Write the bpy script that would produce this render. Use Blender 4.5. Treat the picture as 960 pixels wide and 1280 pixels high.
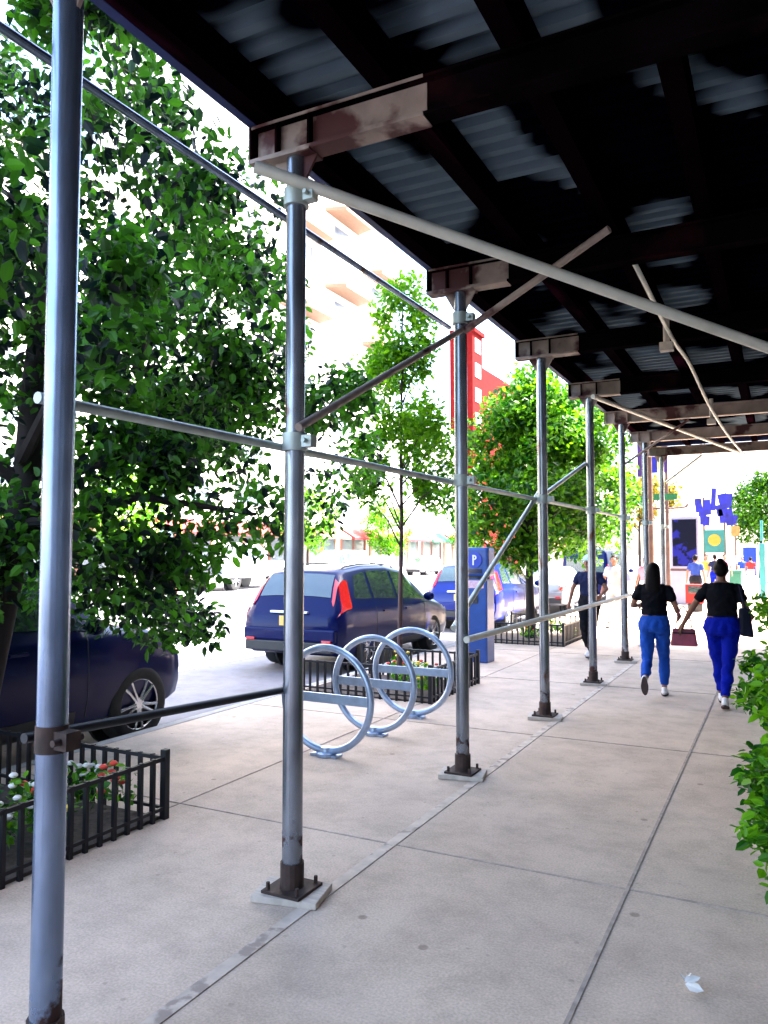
import bpy, bmesh, math, random
from mathutils import Vector, Matrix, noise
R = math.radians
random.seed(7)
for o in list(bpy.data.objects): bpy.data.objects.remove(o)
scene = bpy.context.scene
COL = scene.collection

# ------------------------------------------------------------ camera
cam_d = bpy.data.cameras.new('camera'); cam = bpy.data.objects.new('camera', cam_d); COL.objects.link(cam)
cam.location = (0, 0, 1.7); cam.rotation_euler = (R(90 + 3.1), 0, R(27.2))
cam_d.sensor_fit = 'VERTICAL'; cam_d.sensor_height = 24; cam_d.lens = 962 / 1280 * 24
cam_d.clip_start = 0.05; cam_d.clip_end = 3000
scene.camera = cam
# ------------------------------------------------------------ sky and sun
SUN_EL, SUN_AZ = R(53), math.atan2(.87, .49)      # azimuth clockwise from +Y (towards +X)
w = bpy.data.worlds.new('World'); scene.world = w; w.use_nodes = True
nt = w.node_tree; nt.nodes.clear()
sk = nt.nodes.new('ShaderNodeTexSky'); sk.sky_type = 'NISHITA'; sk.sun_disc = False
sk.sun_elevation = SUN_EL; sk.sun_rotation = SUN_AZ; sk.air_density = 1.0; sk.dust_density = 3.0; sk.ozone_density = 1.0
bg = nt.nodes.new('ShaderNodeBackground'); bg.inputs[1].default_value = 0.15
wo = nt.nodes.new('ShaderNodeOutputWorld')
nt.links.new(sk.outputs[0], bg.inputs[0]); nt.links.new(bg.outputs[0], wo.inputs[0])
sun_d = bpy.data.lights.new('sun', 'SUN'); sun_d.energy = 4.5; sun_d.angle = R(.5); sun_d.color = (1, .95, .86)
sun = bpy.data.objects.new('sun', sun_d); COL.objects.link(sun)
sd = Vector((math.sin(SUN_AZ) * math.cos(SUN_EL), math.cos(SUN_AZ) * math.cos(SUN_EL), math.sin(SUN_EL)))
sun.rotation_euler = sd.to_track_quat('Z', 'Y').to_euler(); sun.location = (20, 10, 40)
vs = scene.view_settings; vs.view_transform = 'Standard'; vs.look = 'None'; vs.gamma = 1; vs.exposure = 3.65; vs.use_curve_mapping = False
scene.render.engine = 'CYCLES'
scene.cycles.max_bounces = 8; scene.cycles.diffuse_bounces = 5; scene.cycles.transparent_max_bounces = 8
scene.cycles.use_denoising = True

# ------------------------------------------------------------ materials
M = {}
def mat(name, col, rough=.6, metal=0., var=.12, scale=6., bump=0., col2=None, fac2=None, scale2=3., coat=0., trans=0., emit=None, stretch=None, spec=None, detail=6):
    m = bpy.data.materials.new(name); m.use_nodes = True; n = m.node_tree; N = n.nodes; L = n.links
    b = N['Principled BSDF']; b.inputs['Roughness'].default_value = rough; b.inputs['Metallic'].default_value = metal
    if coat: b.inputs['Coat Weight'].default_value = coat; b.inputs['Coat Roughness'].default_value = .05
    if trans: b.inputs['Transmission Weight'].default_value = trans
    if spec is not None: b.inputs['Specular IOR Level'].default_value = spec
    tc = N.new('ShaderNodeTexCoord'); src = tc.outputs['Object']
    if stretch:
        mp = N.new('ShaderNodeMapping'); mp.inputs['Scale'].default_value = stretch; L.new(src, mp.inputs[0]); src = mp.outputs[0]
    nz = N.new('ShaderNodeTexNoise'); nz.inputs['Scale'].default_value = scale; nz.inputs['Detail'].default_value = detail; L.new(src, nz.inputs['Vector'])
    rp = N.new('ShaderNodeValToRGB'); rp.color_ramp.elements[0].position = .3; rp.color_ramp.elements[1].position = .7
    rp.color_ramp.elements[0].color = (*[max(0, c * (1 - var)) for c in col], 1); rp.color_ramp.elements[1].color = (*[min(1, c * (1 + var)) for c in col], 1)
    L.new(nz.outputs[0], rp.inputs[0]); out = rp.outputs[0]
    if col2 is not None:
        n2 = N.new('ShaderNodeTexNoise'); n2.inputs['Scale'].default_value = scale2; n2.inputs['Detail'].default_value = 5; L.new(src, n2.inputs['Vector'])
        r2 = N.new('ShaderNodeValToRGB'); f = fac2 or .6
        r2.color_ramp.elements[0].position = f; r2.color_ramp.elements[1].position = min(1, f + (.06 if scale2 > 1 else .25)); L.new(n2.outputs[0], r2.inputs[0])
        mx = N.new('ShaderNodeMix'); mx.data_type = 'RGBA'; L.new(r2.outputs[0], mx.inputs['Factor']); L.new(out, mx.inputs[6]); mx.inputs[7].default_value = (*col2, 1); out = mx.outputs[2]
    L.new(out, b.inputs['Base Color'])
    if emit: b.inputs['Emission Color'].default_value = (*emit[0], 1); b.inputs['Emission Strength'].default_value = emit[1]
    if bump:
        bp = N.new('ShaderNodeBump'); bp.inputs['Strength'].default_value = bump; bp.inputs['Distance'].default_value = .02; L.new(nz.outputs[0], bp.inputs['Height']); L.new(bp.outputs[0], b.inputs['Normal'])
    M[name] = m; return m

def concrete(name, base, fine=90):
    m = mat(name, base, .85, var=.10, scale=1.3, detail=8, col2=[c * .72 for c in base], fac2=.56, scale2=.55); n = m.node_tree; N = n.nodes; L = n.links
    b = N['Principled BSDF']; src = b.inputs['Base Color'].links[0].from_socket; tc = [x for x in N if x.type == 'TEX_COORD'][0]
    n1 = N.new('ShaderNodeTexNoise'); n1.inputs['Scale'].default_value = fine; n1.inputs['Detail'].default_value = 4; L.new(tc.outputs['Object'], n1.inputs['Vector'])
    r1 = N.new('ShaderNodeValToRGB'); r1.color_ramp.elements[0].position = .35; r1.color_ramp.elements[1].position = .65
    r1.color_ramp.elements[0].color = (.78, .78, .78, 1); r1.color_ramp.elements[1].color = (1, 1, 1, 1); L.new(n1.outputs[0], r1.inputs[0])
    # gum spots
    v = N.new('ShaderNodeTexVoronoi'); v.inputs['Scale'].default_value = 2.4; L.new(tc.outputs['Object'], v.inputs['Vector'])
    r2 = N.new('ShaderNodeValToRGB'); r2.color_ramp.elements[0].position = .045; r2.color_ramp.elements[1].position = .065
    r2.color_ramp.elements[0].color = (.6, .57, .55, 1); r2.color_ramp.elements[1].color = (1, 1, 1, 1); L.new(v.outputs['Distance'], r2.inputs[0])
    a = N.new('ShaderNodeMix'); a.data_type = 'RGBA'; a.blend_type = 'MULTIPLY'; a.inputs[0].default_value = 1; L.new(src, a.inputs[6]); L.new(r1.outputs[0], a.inputs[7])
    c = N.new('ShaderNodeMix'); c.data_type = 'RGBA'; c.blend_type = 'MULTIPLY'; c.inputs[0].default_value = 1; L.new(a.outputs[2], c.inputs[6]); L.new(r2.outputs[0], c.inputs[7])
    v2 = N.new('ShaderNodeTexVoronoi'); v2.inputs['Scale'].default_value = 6.5; L.new(tc.outputs['Object'], v2.inputs['Vector'])
    r3 = N.new('ShaderNodeValToRGB'); r3.color_ramp.elements[0].position = .05; r3.color_ramp.elements[1].position = .09
    r3.color_ramp.elements[0].color = (.78, .76, .75, 1); r3.color_ramp.elements[1].color = (1, 1, 1, 1); L.new(v2.outputs['Distance'], r3.inputs[0])
    n3 = N.new('ShaderNodeTexNoise'); n3.inputs['Scale'].default_value = 3.1; n3.inputs['Detail'].default_value = 9; n3.inputs['Roughness'].default_value = .75; L.new(tc.outputs['Object'], n3.inputs['Vector'])
    r4 = N.new('ShaderNodeValToRGB'); r4.color_ramp.elements[0].position = .34; r4.color_ramp.elements[1].position = .56
    r4.color_ramp.elements[0].color = (.76, .75, .74, 1); r4.color_ramp.elements[1].color = (1, 1, 1, 1); L.new(n3.outputs[0], r4.inputs[0])
    prev = c.outputs[2]
    for rr_ in (r3, r4):
        q = N.new('ShaderNodeMix'); q.data_type = 'RGBA'; q.blend_type = 'MULTIPLY'; q.inputs[0].default_value = 1; L.new(prev, q.inputs[6]); L.new(rr_.outputs[0], q.inputs[7]); prev = q.outputs[2]
    L.new(prev, b.inputs['Base Color'])
    bp = N.new('ShaderNodeBump'); bp.inputs['Strength'].default_value = .25; bp.inputs['Distance'].default_value = .004; L.new(n1.outputs[0], bp.inputs['Height']); L.new(bp.outputs[0], b.inputs['Normal'])
    return m

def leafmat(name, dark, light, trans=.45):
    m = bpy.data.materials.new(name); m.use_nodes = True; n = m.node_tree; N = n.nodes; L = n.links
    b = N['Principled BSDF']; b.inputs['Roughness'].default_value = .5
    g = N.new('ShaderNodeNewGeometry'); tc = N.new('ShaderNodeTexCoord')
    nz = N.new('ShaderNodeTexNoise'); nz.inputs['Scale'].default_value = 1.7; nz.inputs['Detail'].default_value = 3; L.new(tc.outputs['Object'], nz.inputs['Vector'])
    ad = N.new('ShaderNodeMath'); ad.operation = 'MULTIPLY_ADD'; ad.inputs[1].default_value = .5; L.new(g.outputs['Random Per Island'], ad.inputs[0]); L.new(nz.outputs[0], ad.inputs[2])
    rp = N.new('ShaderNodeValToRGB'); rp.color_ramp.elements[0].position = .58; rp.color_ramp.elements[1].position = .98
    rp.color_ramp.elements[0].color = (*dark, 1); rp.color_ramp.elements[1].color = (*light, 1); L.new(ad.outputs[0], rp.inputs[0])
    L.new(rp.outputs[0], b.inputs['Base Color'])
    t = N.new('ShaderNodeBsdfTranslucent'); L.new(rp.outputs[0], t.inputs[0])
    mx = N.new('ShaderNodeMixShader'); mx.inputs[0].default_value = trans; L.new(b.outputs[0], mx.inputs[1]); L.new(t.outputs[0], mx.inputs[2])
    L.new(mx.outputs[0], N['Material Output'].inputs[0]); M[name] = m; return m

concrete('pavement', (.68, .52, .40)); concrete('kerbstone', (.42, .41, .40)); concrete('far_pave', (.5, .48, .46))
mat('joint', (.38, .30, .25), .9, var=.3, scale=14); mat('joint_light', (.60, .49, .40), .9, var=.2, scale=9, col2=(.36, .28, .23), fac2=.55, scale2=8)
concrete('asphalt', (.19, .185, .21), 160); mat('ground', (.2, .2, .19), .9)
mat('paint', (.8, .8, .8), .7, var=.1, scale=7, col2=(.35, .34, .35), fac2=.66, scale2=9)
mat('galv', (.24, .255, .29), .27, .75, var=.3, scale=9, bump=.05, col2=(.13, .06, .035), fac2=.63, scale2=5, stretch=(1, 1, .45))
mat('galv_blue', (.22, .28, .40), .24, .75, var=.3, scale=9, col2=(.1, .05, .03), fac2=.62, scale2=5, stretch=(1, 1, .4))
mat('brace', (.42, .46, .42), .5, .5, var=.2, scale=6, col2=(.2, .12, .08), fac2=.68)
mat('brace_pale', (.62, .60, .52), .55, .2, var=.15, scale=5, col2=(.3, .2, .14), fac2=.7)
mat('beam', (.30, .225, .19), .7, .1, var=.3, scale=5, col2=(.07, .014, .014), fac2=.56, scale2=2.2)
mat('beam_shaded', (.003, .002, .0025), .95, 0, spec=0, var=.5, scale=3, col2=(.014, .004, .005), fac2=.60, scale2=1.4)  # shaded copy of the beam steel, the shade put into its colour
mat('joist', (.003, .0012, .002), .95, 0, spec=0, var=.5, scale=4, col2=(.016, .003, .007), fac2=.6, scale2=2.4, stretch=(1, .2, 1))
mat('rust', (.05, .028, .022), .8, .2, var=.4, scale=16, bump=.2); mat('pad', (.52, .44, .37), .85, var=.2, scale=9, stretch=(1, 6, 1))
mat('black_iron', (.015, .015, .02), .45, .5, var=.3); mat('rack_steel', (.33, .42, .58), .35, .7, var=.15, scale=12)
mat('parapet_blue', (.02, .03, .13), .6, var=.3, scale=3); mat('soil', (.07, .05, .04), .95, var=.5, scale=20, bump=.5)
mat('bark', (.02, .014, .014), .9, var=.4, scale=10, bump=.5, stretch=(1, 1, .25)); mat('bark_thin', (.09, .05, .05), .85, var=.3, scale=14, stretch=(1, 1, .25))
for nm in ('galv', 'galv_blue'):          # rust creeping up from the foot of each tube
    m = M[nm]; n = m.node_tree; N = n.nodes; L = n.links; b = N['Principled BSDF']; srcc = b.inputs['Base Color'].links[0].from_socket
    tc = [x for x in N if x.type == 'TEX_COORD'][0]; sp = N.new('ShaderNodeSeparateXYZ'); L.new(tc.outputs['Object'], sp.inputs[0])
    nz = N.new('ShaderNodeTexNoise'); nz.inputs['Scale'].default_value = 11; nz.inputs['Detail'].default_value = 6; L.new(tc.outputs['Object'], nz.inputs['Vector'])
    ma = N.new('ShaderNodeMath'); ma.operation = 'MULTIPLY_ADD'; ma.inputs[1].default_value = -1.1; L.new(sp.outputs[2], ma.inputs[0]); L.new(nz.outputs[0], ma.inputs[2])
    rp = N.new('ShaderNodeValToRGB'); rp.color_ramp.elements[0].position = .22; rp.color_ramp.elements[1].position = .30; L.new(ma.outputs[0], rp.inputs[0])
    mx = N.new('ShaderNodeMix'); mx.data_type = 'RGBA'; L.new(rp.outputs[0], mx.inputs['Factor']); L.new(srcc, mx.inputs[6]); mx.inputs[7].default_value = (.05, .018, .012, 1); L.new(mx.outputs[2], b.inputs['Base Color'])
    iv = N.new('ShaderNodeMath'); iv.operation = 'MULTIPLY_ADD'; iv.inputs[1].default_value = -.6; iv.inputs[2].default_value = .75; L.new(rp.outputs[0], iv.inputs[0]); L.new(iv.outputs[0], b.inputs['Metallic'])
    rr_ = N.new('ShaderNodeMath'); rr_.operation = 'MULTIPLY_ADD'; rr_.inputs[1].default_value = .55; rr_.inputs[2].default_value = .25; L.new(rp.outputs[0], rr_.inputs[0]); L.new(rr_.outputs[0], b.inputs['Roughness'])
# corrugated deck: shade put into the near-black base, lit areas painted as paler patches
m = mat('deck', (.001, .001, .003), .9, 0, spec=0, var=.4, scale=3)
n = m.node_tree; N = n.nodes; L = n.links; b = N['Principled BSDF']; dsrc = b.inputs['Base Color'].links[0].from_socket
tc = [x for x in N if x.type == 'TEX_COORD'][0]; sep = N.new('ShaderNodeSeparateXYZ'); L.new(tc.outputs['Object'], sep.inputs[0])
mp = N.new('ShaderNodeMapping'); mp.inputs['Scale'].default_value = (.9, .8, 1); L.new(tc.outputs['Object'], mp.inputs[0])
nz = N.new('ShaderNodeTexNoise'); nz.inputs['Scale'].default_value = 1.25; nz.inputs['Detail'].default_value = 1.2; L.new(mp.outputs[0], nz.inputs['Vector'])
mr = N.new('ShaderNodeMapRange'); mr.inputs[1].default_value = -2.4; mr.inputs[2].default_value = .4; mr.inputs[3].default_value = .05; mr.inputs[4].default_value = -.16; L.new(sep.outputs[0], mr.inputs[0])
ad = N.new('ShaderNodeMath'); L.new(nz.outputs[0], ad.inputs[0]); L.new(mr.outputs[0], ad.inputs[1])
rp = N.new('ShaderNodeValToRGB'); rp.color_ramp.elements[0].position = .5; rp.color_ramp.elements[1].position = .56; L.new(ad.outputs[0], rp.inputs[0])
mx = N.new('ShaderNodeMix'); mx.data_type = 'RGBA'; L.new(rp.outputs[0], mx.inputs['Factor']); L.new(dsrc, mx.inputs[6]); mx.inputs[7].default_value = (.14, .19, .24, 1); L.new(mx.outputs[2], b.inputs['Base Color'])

mat('car_blue', (.001, .005, .06), .3, .1, var=.05, coat=.2, spec=.1); mat('car_navy', (.0008, .0025, .05), .3, .1, var=.05, coat=.3, spec=.1)
mat('car_bright', (.0015, .010, .14), .3, .2, var=.05, coat=.5, spec=.2)
mat('car_white', (.8, .8, .8), .3, .0, var=.03, coat=1); mat('car_grey', (.25, .24, .25), .35, .4, var=.05, coat=1)
mat('glass', (.03, .05, .05), .05, .0, var=.1, spec=1.0, coat=1); mat('black_trim', (.015, .015, .018), .5, var=.2)
mat('tail_red', (.62, .01, .01), .2, var=.15, scale=20, coat=1); mat('lamp_clear', (.6, .62, .66), .15, .3, coat=1)
mat('tyre', (.012, .012, .013), .85, var=.3, scale=30); mat('alloy', (.62, .63, .66), .25, .85, var=.1)
mat('plate_yellow', (.85, .5, .12), .5, var=.08, scale=60); mat('plate_white', (.75, .75, .78), .5, var=.1, scale=60); mat('chrome', (.7, .72, .75), .15, 1., var=.05)
mat('skin', (.24, .10, .06), .55, var=.08, scale=12); mat('skin_dark', (.16, .065, .035), .55, var=.08, scale=12)
mat('hair', (.005, .003, .003), .5, spec=.08, var=.4, scale=30, stretch=(4, 4, .6)); mat('shirt_black', (.004, .004, .007), .85, spec=.08, var=.4, scale=9, bump=1.0, stretch=(1, 1, .6))
mat('shirt_navy', (.012, .016, .05), .85, spec=.08, var=.3, scale=9, bump=1.0, stretch=(1, 1, .6))
mat('jeans_light', (.012, .065, .36), .8, spec=.08, var=.22, scale=12, bump=.9, stretch=(1, 1, .45)); mat('jeans_blue', (.0015, .009, .27), .8, spec=.08, var=.25, scale=12, bump=.9, stretch=(1, 1, .45))
mat('trousers_black', (.01, .01, .014), .85, spec=.08, var=.3); mat('shoe_white', (.75, .72, .72), .6, var=.08); mat('sole', (.05, .03, .03), .8)
mat('bag_maroon', (.26, .025, .06), .45, var=.25, scale=9); mat('bag_black', (.008, .009, .022), .5, spec=.08, var=.3); mat('cap_teal', (.45, .7, .72), .7)
mat('grey_cloth', (.4, .38, .4), .8); mat('pink_cloth', (.7, .2, .3), .8); mat('yellow_cloth', (.4, .26, .03), .8); mat('bright_blue_cloth', (.004, .03, .22), .8); mat('red_cloth', (.2, .004, .004), .8)
mat('white_cloth', (.75, .75, .75), .8)
mat('meter_blue', (.006, .05, .24), .4, .2, var=.15, coat=.3); mat('meter_sign', (.003, .03, .4), .4); mat('meter_label', (.62, .4, .5), .5, var=.3, scale=30); mat('screen_dark', (.01, .012, .04), .1)
mat('facade_white', (.72, .68, .62), .85, var=.08, scale=1.2); mat('facade_cream', (.66, .58, .48), .85, var=.1, scale=1.2); mat('facade_grey', (.6, .6, .62), .85, var=.08)
mat('facade_red', (.11, .006, .006), .95, spec=.05, var=.2, scale=2.); mat('facade_tan', (.34, .2, .12), .85, var=.12); mat('brick_dark', (.10, .05, .04), .9, var=.3); mat('balcony', (.20, .115, .075), .8, var=.1)
mat('window_dark', (.12, .15, .19), .15, .0, var=.4, scale=.7, spec=.8); mat('window_frame', (.35, .32, .3), .6); mat('brown_frame', (.22, .08, .05), .7)
mat('awning_red', (.25, .01, .015), .7, var=.1); mat('awning_green', (.03, .22, .1), .7); mat('shop_gold', (.25, .11, .02), .6, var=.2); mat('roofing', (.15, .15, .15), .9)
mat('sign_teal', (.008, .12, .11), .5); mat('sign_green', (.004, .09, .03), .5); mat('sign_yellow', (.3, .2, .01), .5); mat('banner_blue', (.001, .003, .2), .7, var=.4, scale=4); mat('banner_purple', (.03, .003, .10), .7, var=.2, scale=3)
mat('banner_yellow', (.9, .7, .08), .7); mat('pole_brown', (.08, .04, .03), .6, .3, var=.3); mat('pole_teal', (.03, .2, .2), .5, .3)
mat('kiosk_white', (.22, .22, .30), .4, var=.05); mat('kiosk_screen', (.002, .003, .012), .4, spec=.1, col2=(.01, .012, .16), fac2=.52, scale2=3.4); mat('kiosk_glow', (.01, .015, .12), .3, emit=((.02, .03, .5), .12))
mat('bin_green', (.008, .1, .06), .6); mat('bird', (.01, .01, .01), .9); mat('petal_yellow', (.85, .6, .05), .6); mat('petal_red', (.7, .05, .03), .6); mat('petal_white', (.8, .75, .7), .6)
mat('board', (.16, .05, .04), .8, var=.4, scale=6)
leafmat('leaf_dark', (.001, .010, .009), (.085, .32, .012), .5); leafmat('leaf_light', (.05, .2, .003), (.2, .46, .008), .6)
leafmat('leaf_mid', (.006, .07, .002), (.15, .38, .005), .55); leafmat('leaf_bush', (.012, .11, .002), (.19, .50, .006), .5); leafmat('leaf_yellow', (.12, .12, .01), (.35, .28, .03))

# ------------------------------------------------------------ mesh builder
def frame_for(t):
    t = t.normalized(); up = Vector((0, 0, 1)) if abs(t.z) < .95 else Vector((0, 1, 0))
    a = t.cross(up).normalized(); return a, a.cross(t).normalized()
class MB:
    def __init__(s): s.v = []; s.f = []
    def add(s, vs, fs):
        o = len(s.v); s.v += [tuple(v) for v in vs]; s.f += [tuple(i + o for i in f) for f in fs]; return s
    def box(s, x0, x1, y0, y1, z0, z1, m=None):
        vs = [Vector((x, y, z)) for z in (z0, z1) for y in (y0, y1) for x in (x0, x1)]
        if m is not None: vs = [m @ v for v in vs]
        return s.add(vs, [(0, 2, 3, 1), (4, 5, 7, 6), (0, 1, 5, 4), (2, 6, 7, 3), (0, 4, 6, 2), (1, 3, 7, 5)])
    def tube(s, pts, r, n=12, cap=True, ell=None):
        pts = [Vector(p) for p in pts]; k = len(pts); rr = r if isinstance(r, (list, tuple)) else [r] * k
        vs = []; prev = None
        for i, p in enumerate(pts):
            t = (pts[min(i + 1, k - 1)] - pts[max(i - 1, 0)]).normalized()
            if prev is None: a, b = frame_for(t)
            else:
                a = prev - t * prev.dot(t); a.normalize(); b = a.cross(t)
            prev = a
            for j in range(n):
                q = 2 * math.pi * j / n; vs.append(p + a * math.cos(q) * rr[i] + b * math.sin(q) * rr[i])
        fs = [(i * n + j, i * n + (j + 1) % n, (i + 1) * n + (j + 1) % n, (i + 1) * n + j) for i in range(k - 1) for j in range(n)]
        if cap: fs += [tuple(range(n))[::-1], tuple((k - 1) * n + j for j in range(n))]
        return s.add(vs, fs)
    def ring(s, c, Rr, r, ax='y', n=48, m=10):      # torus in the plane across axis
        vs = []; c = Vector(c)
        for i in range(n):
            q = 2 * math.pi * i / n
            for j in range(m):
                p = 2 * math.pi * j / m; rad = Rr + r * math.cos(p); h = r * math.sin(p)
                v = {'y': (rad * math.cos(q), h, rad * math.sin(q)), 'x': (h, rad * math.cos(q), rad * math.sin(q)), 'z': (rad * math.cos(q), rad * math.sin(q), h)}[ax]
                vs.append(c + Vector(v))
        return s.add(vs, [(i * m + j, i * m + (j + 1) % m, ((i + 1) % n) * m + (j + 1) % m, ((i + 1) % n) * m + j) for i in range(n) for j in range(m)])
    def ell(s, c, r, n=16, m=10, mt=None):
        c = Vector(c); vs = []
        for i in range(m + 1):
            a = math.pi * i / m
            for j in range(n):
                q = 2 * math.pi * j / n; v = Vector((r[0] * math.sin(a) * math.cos(q), r[1] * math.sin(a) * math.sin(q), r[2] * math.cos(a)))
                vs.append(c + (mt @ v if mt is not None else v))
        return s.add(vs, [(i * n + j, (i + 1) * n + j, (i + 1) * n + (j + 1) % n, i * n + (j + 1) % n) for i in range(m) for j in range(n)])
    def loft(s, rings, n=20):       # rings: (cx,cy,z,rx,ry[,power])
        vs = []
        for rg in rings:
            cx, cy, z, rx, ry = rg[:5]
            for j in range(n):
                q = 2 * math.pi * j / n; vs.append((cx + rx * math.cos(q), cy + ry * math.sin(q), z))
        k = len(rings)
        fs = [(i * n + j, i * n + (j + 1) % n, (i + 1) * n + (j + 1) % n, (i + 1) * n + j) for i in range(k - 1) for j in range(n)]
        fs += [tuple(range(n))[::-1], tuple((k - 1) * n + j for j in range(n))]
        return s.add(vs, fs)
    def prism(s, poly, d0, d1, plane='xz'):     # polygon in a plane, extruded
        def P(a, b, d): return {'xz': (a, d, b), 'yz': (d, a, b), 'xy': (a, b, d)}[plane]
        k = len(poly); vs = [P(a, b, d0) for a, b in poly] + [P(a, b, d1) for a, b in poly]
        return s.add(vs, [tuple(range(k)), tuple(range(2 * k - 1, k - 1, -1))] + [(i, i + k, (i + 1) % k + k, (i + 1) % k) for i in range(k)])
    def build(s, name, m, parent=None, smooth=False, bevel=0, loc=None, fix=True):
        me = bpy.data.meshes.new(name); me.from_pydata(s.v, [], s.f); me.materials.append(M[m] if isinstance(m, str) else m)
        if fix:
            bm = bmesh.new(); bm.from_mesh(me); bmesh.ops.recalc_face_normals(bm, faces=bm.faces)
            if bevel:
                bmesh.ops.remove_doubles(bm, verts=bm.verts, dist=1e-5)
                es = [e for e in bm.edges if len(e.link_faces) == 2 and e.calc_face_angle(0) > .6]
                bmesh.ops.bevel(bm, geom=es, offset=bevel, segments=2, profile=.6, affect='EDGES', clamp_overlap=True)
            bm.to_mesh(me); bm.free()
        if smooth:
            me.shade_smooth()
            me.set_sharp_from_angle(angle=R(45))
        o = bpy.data.objects.new(name, me); COL.objects.link(o)
        if parent is not None: o.parent = parent
        if loc is not None: o.location = loc
        return o
def tag(o, label, cat, group=None, kind=None):
    if label: o['label'] = label
    if cat: o['category'] = cat
    if group: o['group'] = group
    if kind: o['kind'] = kind
    return o
def thing(name, label, cat, loc=(0, 0, 0), rz=0, group=None):
    o = bpy.data.objects.new(name, None); COL.objects.link(o); o.location = loc; o.rotation_euler = (0, 0, rz); o.empty_display_size = .2
    return tag(o, label, cat, group)
def dup(root, loc, rz=None, label=None):
    def cp(o, p):
        c = o.copy(); COL.objects.link(c)
        if p is not None: c.parent = p
        for ch in o.children: cp(ch, c)
        return c
    r = cp(root, None); r.location = loc
    if rz is not None: r.rotation_euler = (0, 0, rz)
    if label: r['label'] = label
    return r
def struct(o): o['kind'] = 'structure'; return o
def apply_mods(o):
    dg = bpy.context.evaluated_depsgraph_get(); me = bpy.data.meshes.new_from_object(o.evaluated_get(dg)); o.modifiers.clear(); o.data = me

# ------------------------------------------------------------ SETTING
struct(MB().box(-900, 900, -900, 900, -.6, -.17).build('ground', 'ground'))
struct(MB().box(-29.5, -5.52, -60, 600, -.3, -.15).build('road', 'asphalt'))
struct(MB().box(-5.52, 60, 44, 56, -.3, -.146).build('cross_road', 'asphalt'))
def slab(y0, y1, name='pavement'):
    return struct(MB().box(-5.4, 14, y0, y1, -.2, 0).build(name, 'pavement', bevel=.01))
slab(-25, 43.7); slab(56.3, 400)
struct(MB().box(-5.52, -5.4, -25, 43.7, -.2, .005).build('kerb', 'kerbstone', bevel=.015))
struct(MB().box(-5.52, -5.4, 56.3, 400, -.2, .005).build('kerb', 'kerbstone', bevel=.015))
struct(MB().box(-33, -29.5, -60, 600, -.2, 0).build('far_pavement', 'far_pave', bevel=.01))
j = MB()
for y in [4.12 + 3.04 * k for k in range(-3, 14)]: j.box(-5.39, 1.55, y - .006, y + .006, -.01, .004)
for x in (-.73,): j.box(x - .009, x + .009, -6, 43, -.01, .0045)
j.box(-3.68 - .005, -3.68 + .005, -6, 43, -.01, .0045)
struct(j.build('pavement_joints', 'joint'))
struct(MB().box(-2.10, -2.035, -6, 43, -.01, .005).build('pavement_seam', 'joint_light'))
p = MB()
p.box(-8.75, -8.45, -30, 43, -.16, -.146); p.box(-11.2, -10.7, -30, 43, -.16, -.146)
for k in range(-4, 9):
    y = 2 + k * 4.6; p.add([(-10.68, y, -.1455), (-10.68, y + .55, -.1455), (-8.77, y + 2.1, -.1455), (-8.77, y + 1.55, -.1455)], [(0, 1, 2, 3)])
for k in range(12): p.box(-16, -15.85, -20 + k * 7, -17 + k * 7, -.16, -.146)
for k in range(16): p.box(-28.9 + k * 1.45, -28.2 + k * 1.45, 39.5, 43, -.16, -.146)
struct(p.build('road_markings', 'paint', fix=False))

# ------------------------------------------------------------ shed
PX = -2.2; POSTS = [1.83] + [3.28 + 2.32 * k for k in range(7)]
shed = thing('sidewalk_shed', 'steel post and beam sidewalk shed with dark corrugated roof over the pavement', 'scaffold')
def post(x, y, m='galv', top=3.76, plates=True):
    o = MB().tube([(x, y, .03), (x, y, top)], .051, 20).build('post', m, shed, smooth=True)
    b = MB(); b.box(x - .11, x + .11, y - .11, y + .11, .035, .05); b.tube([(x, y, .03), (x, y, .17)], .06, 16)
    for dx in (-.085, .085):
        for dy in (-.085, .085): b.tube([(x + dx, y + dy, .045), (x + dx, y + dy, .085)], .011, 6)
    b.build('base_plate', 'rust', o, bevel=.002)
    MB().box(x - .17, x + .17, y - .12, y + .12, 0.002, .035, Matrix.Translation((x, y, 0)) @ Matrix.Rotation(R(12), 4, 'Z') @ Matrix.Translation((-x, -y, 0))).build('timber_pad', 'pad', o, bevel=.004)
    h = MB(); h.box(x - .12, x + .12, y - .07, y + .07, top, top + .015)
    for s in (-1, 1): h.prism([(x + s * .05, top), (x + s * .13, top), (x + s * .05, top - .14)], y - .008, y + .008)
    h.build('head_plate', 'beam', o)
    return o
def coupler(p, o, r=.066, m='brace'):
    c = MB(); x, y, z = p; c.tube([(x, y, z - .045), (x, y, z + .045)], r, 14); c.box(x + r - .01, x + r + .05, y - .03, y + .03, z - .03, z + .03); c.tube([(x + r + .02, y - .06, z), (x + r + .02, y + .06, z)], .012, 8)
    c.build('coupler', m, o, smooth=True)
for i, y in enumerate(POSTS):
    o = post(PX, y, 'galv_blue' if i == 0 else 'galv')
    if i: coupler((PX, y, 2.27), o)
    if i == 0: coupler((PX, y, 1.08), o, .054, 'rust')
    if i in (1, 2): coupler((PX, y, 3.55), o)
for k in range(-1, 7): post(1.3, 3.28 + 2.32 * k)
post(PX, -.5)
BEAMS = [-.5] + POSTS[1:]
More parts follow.
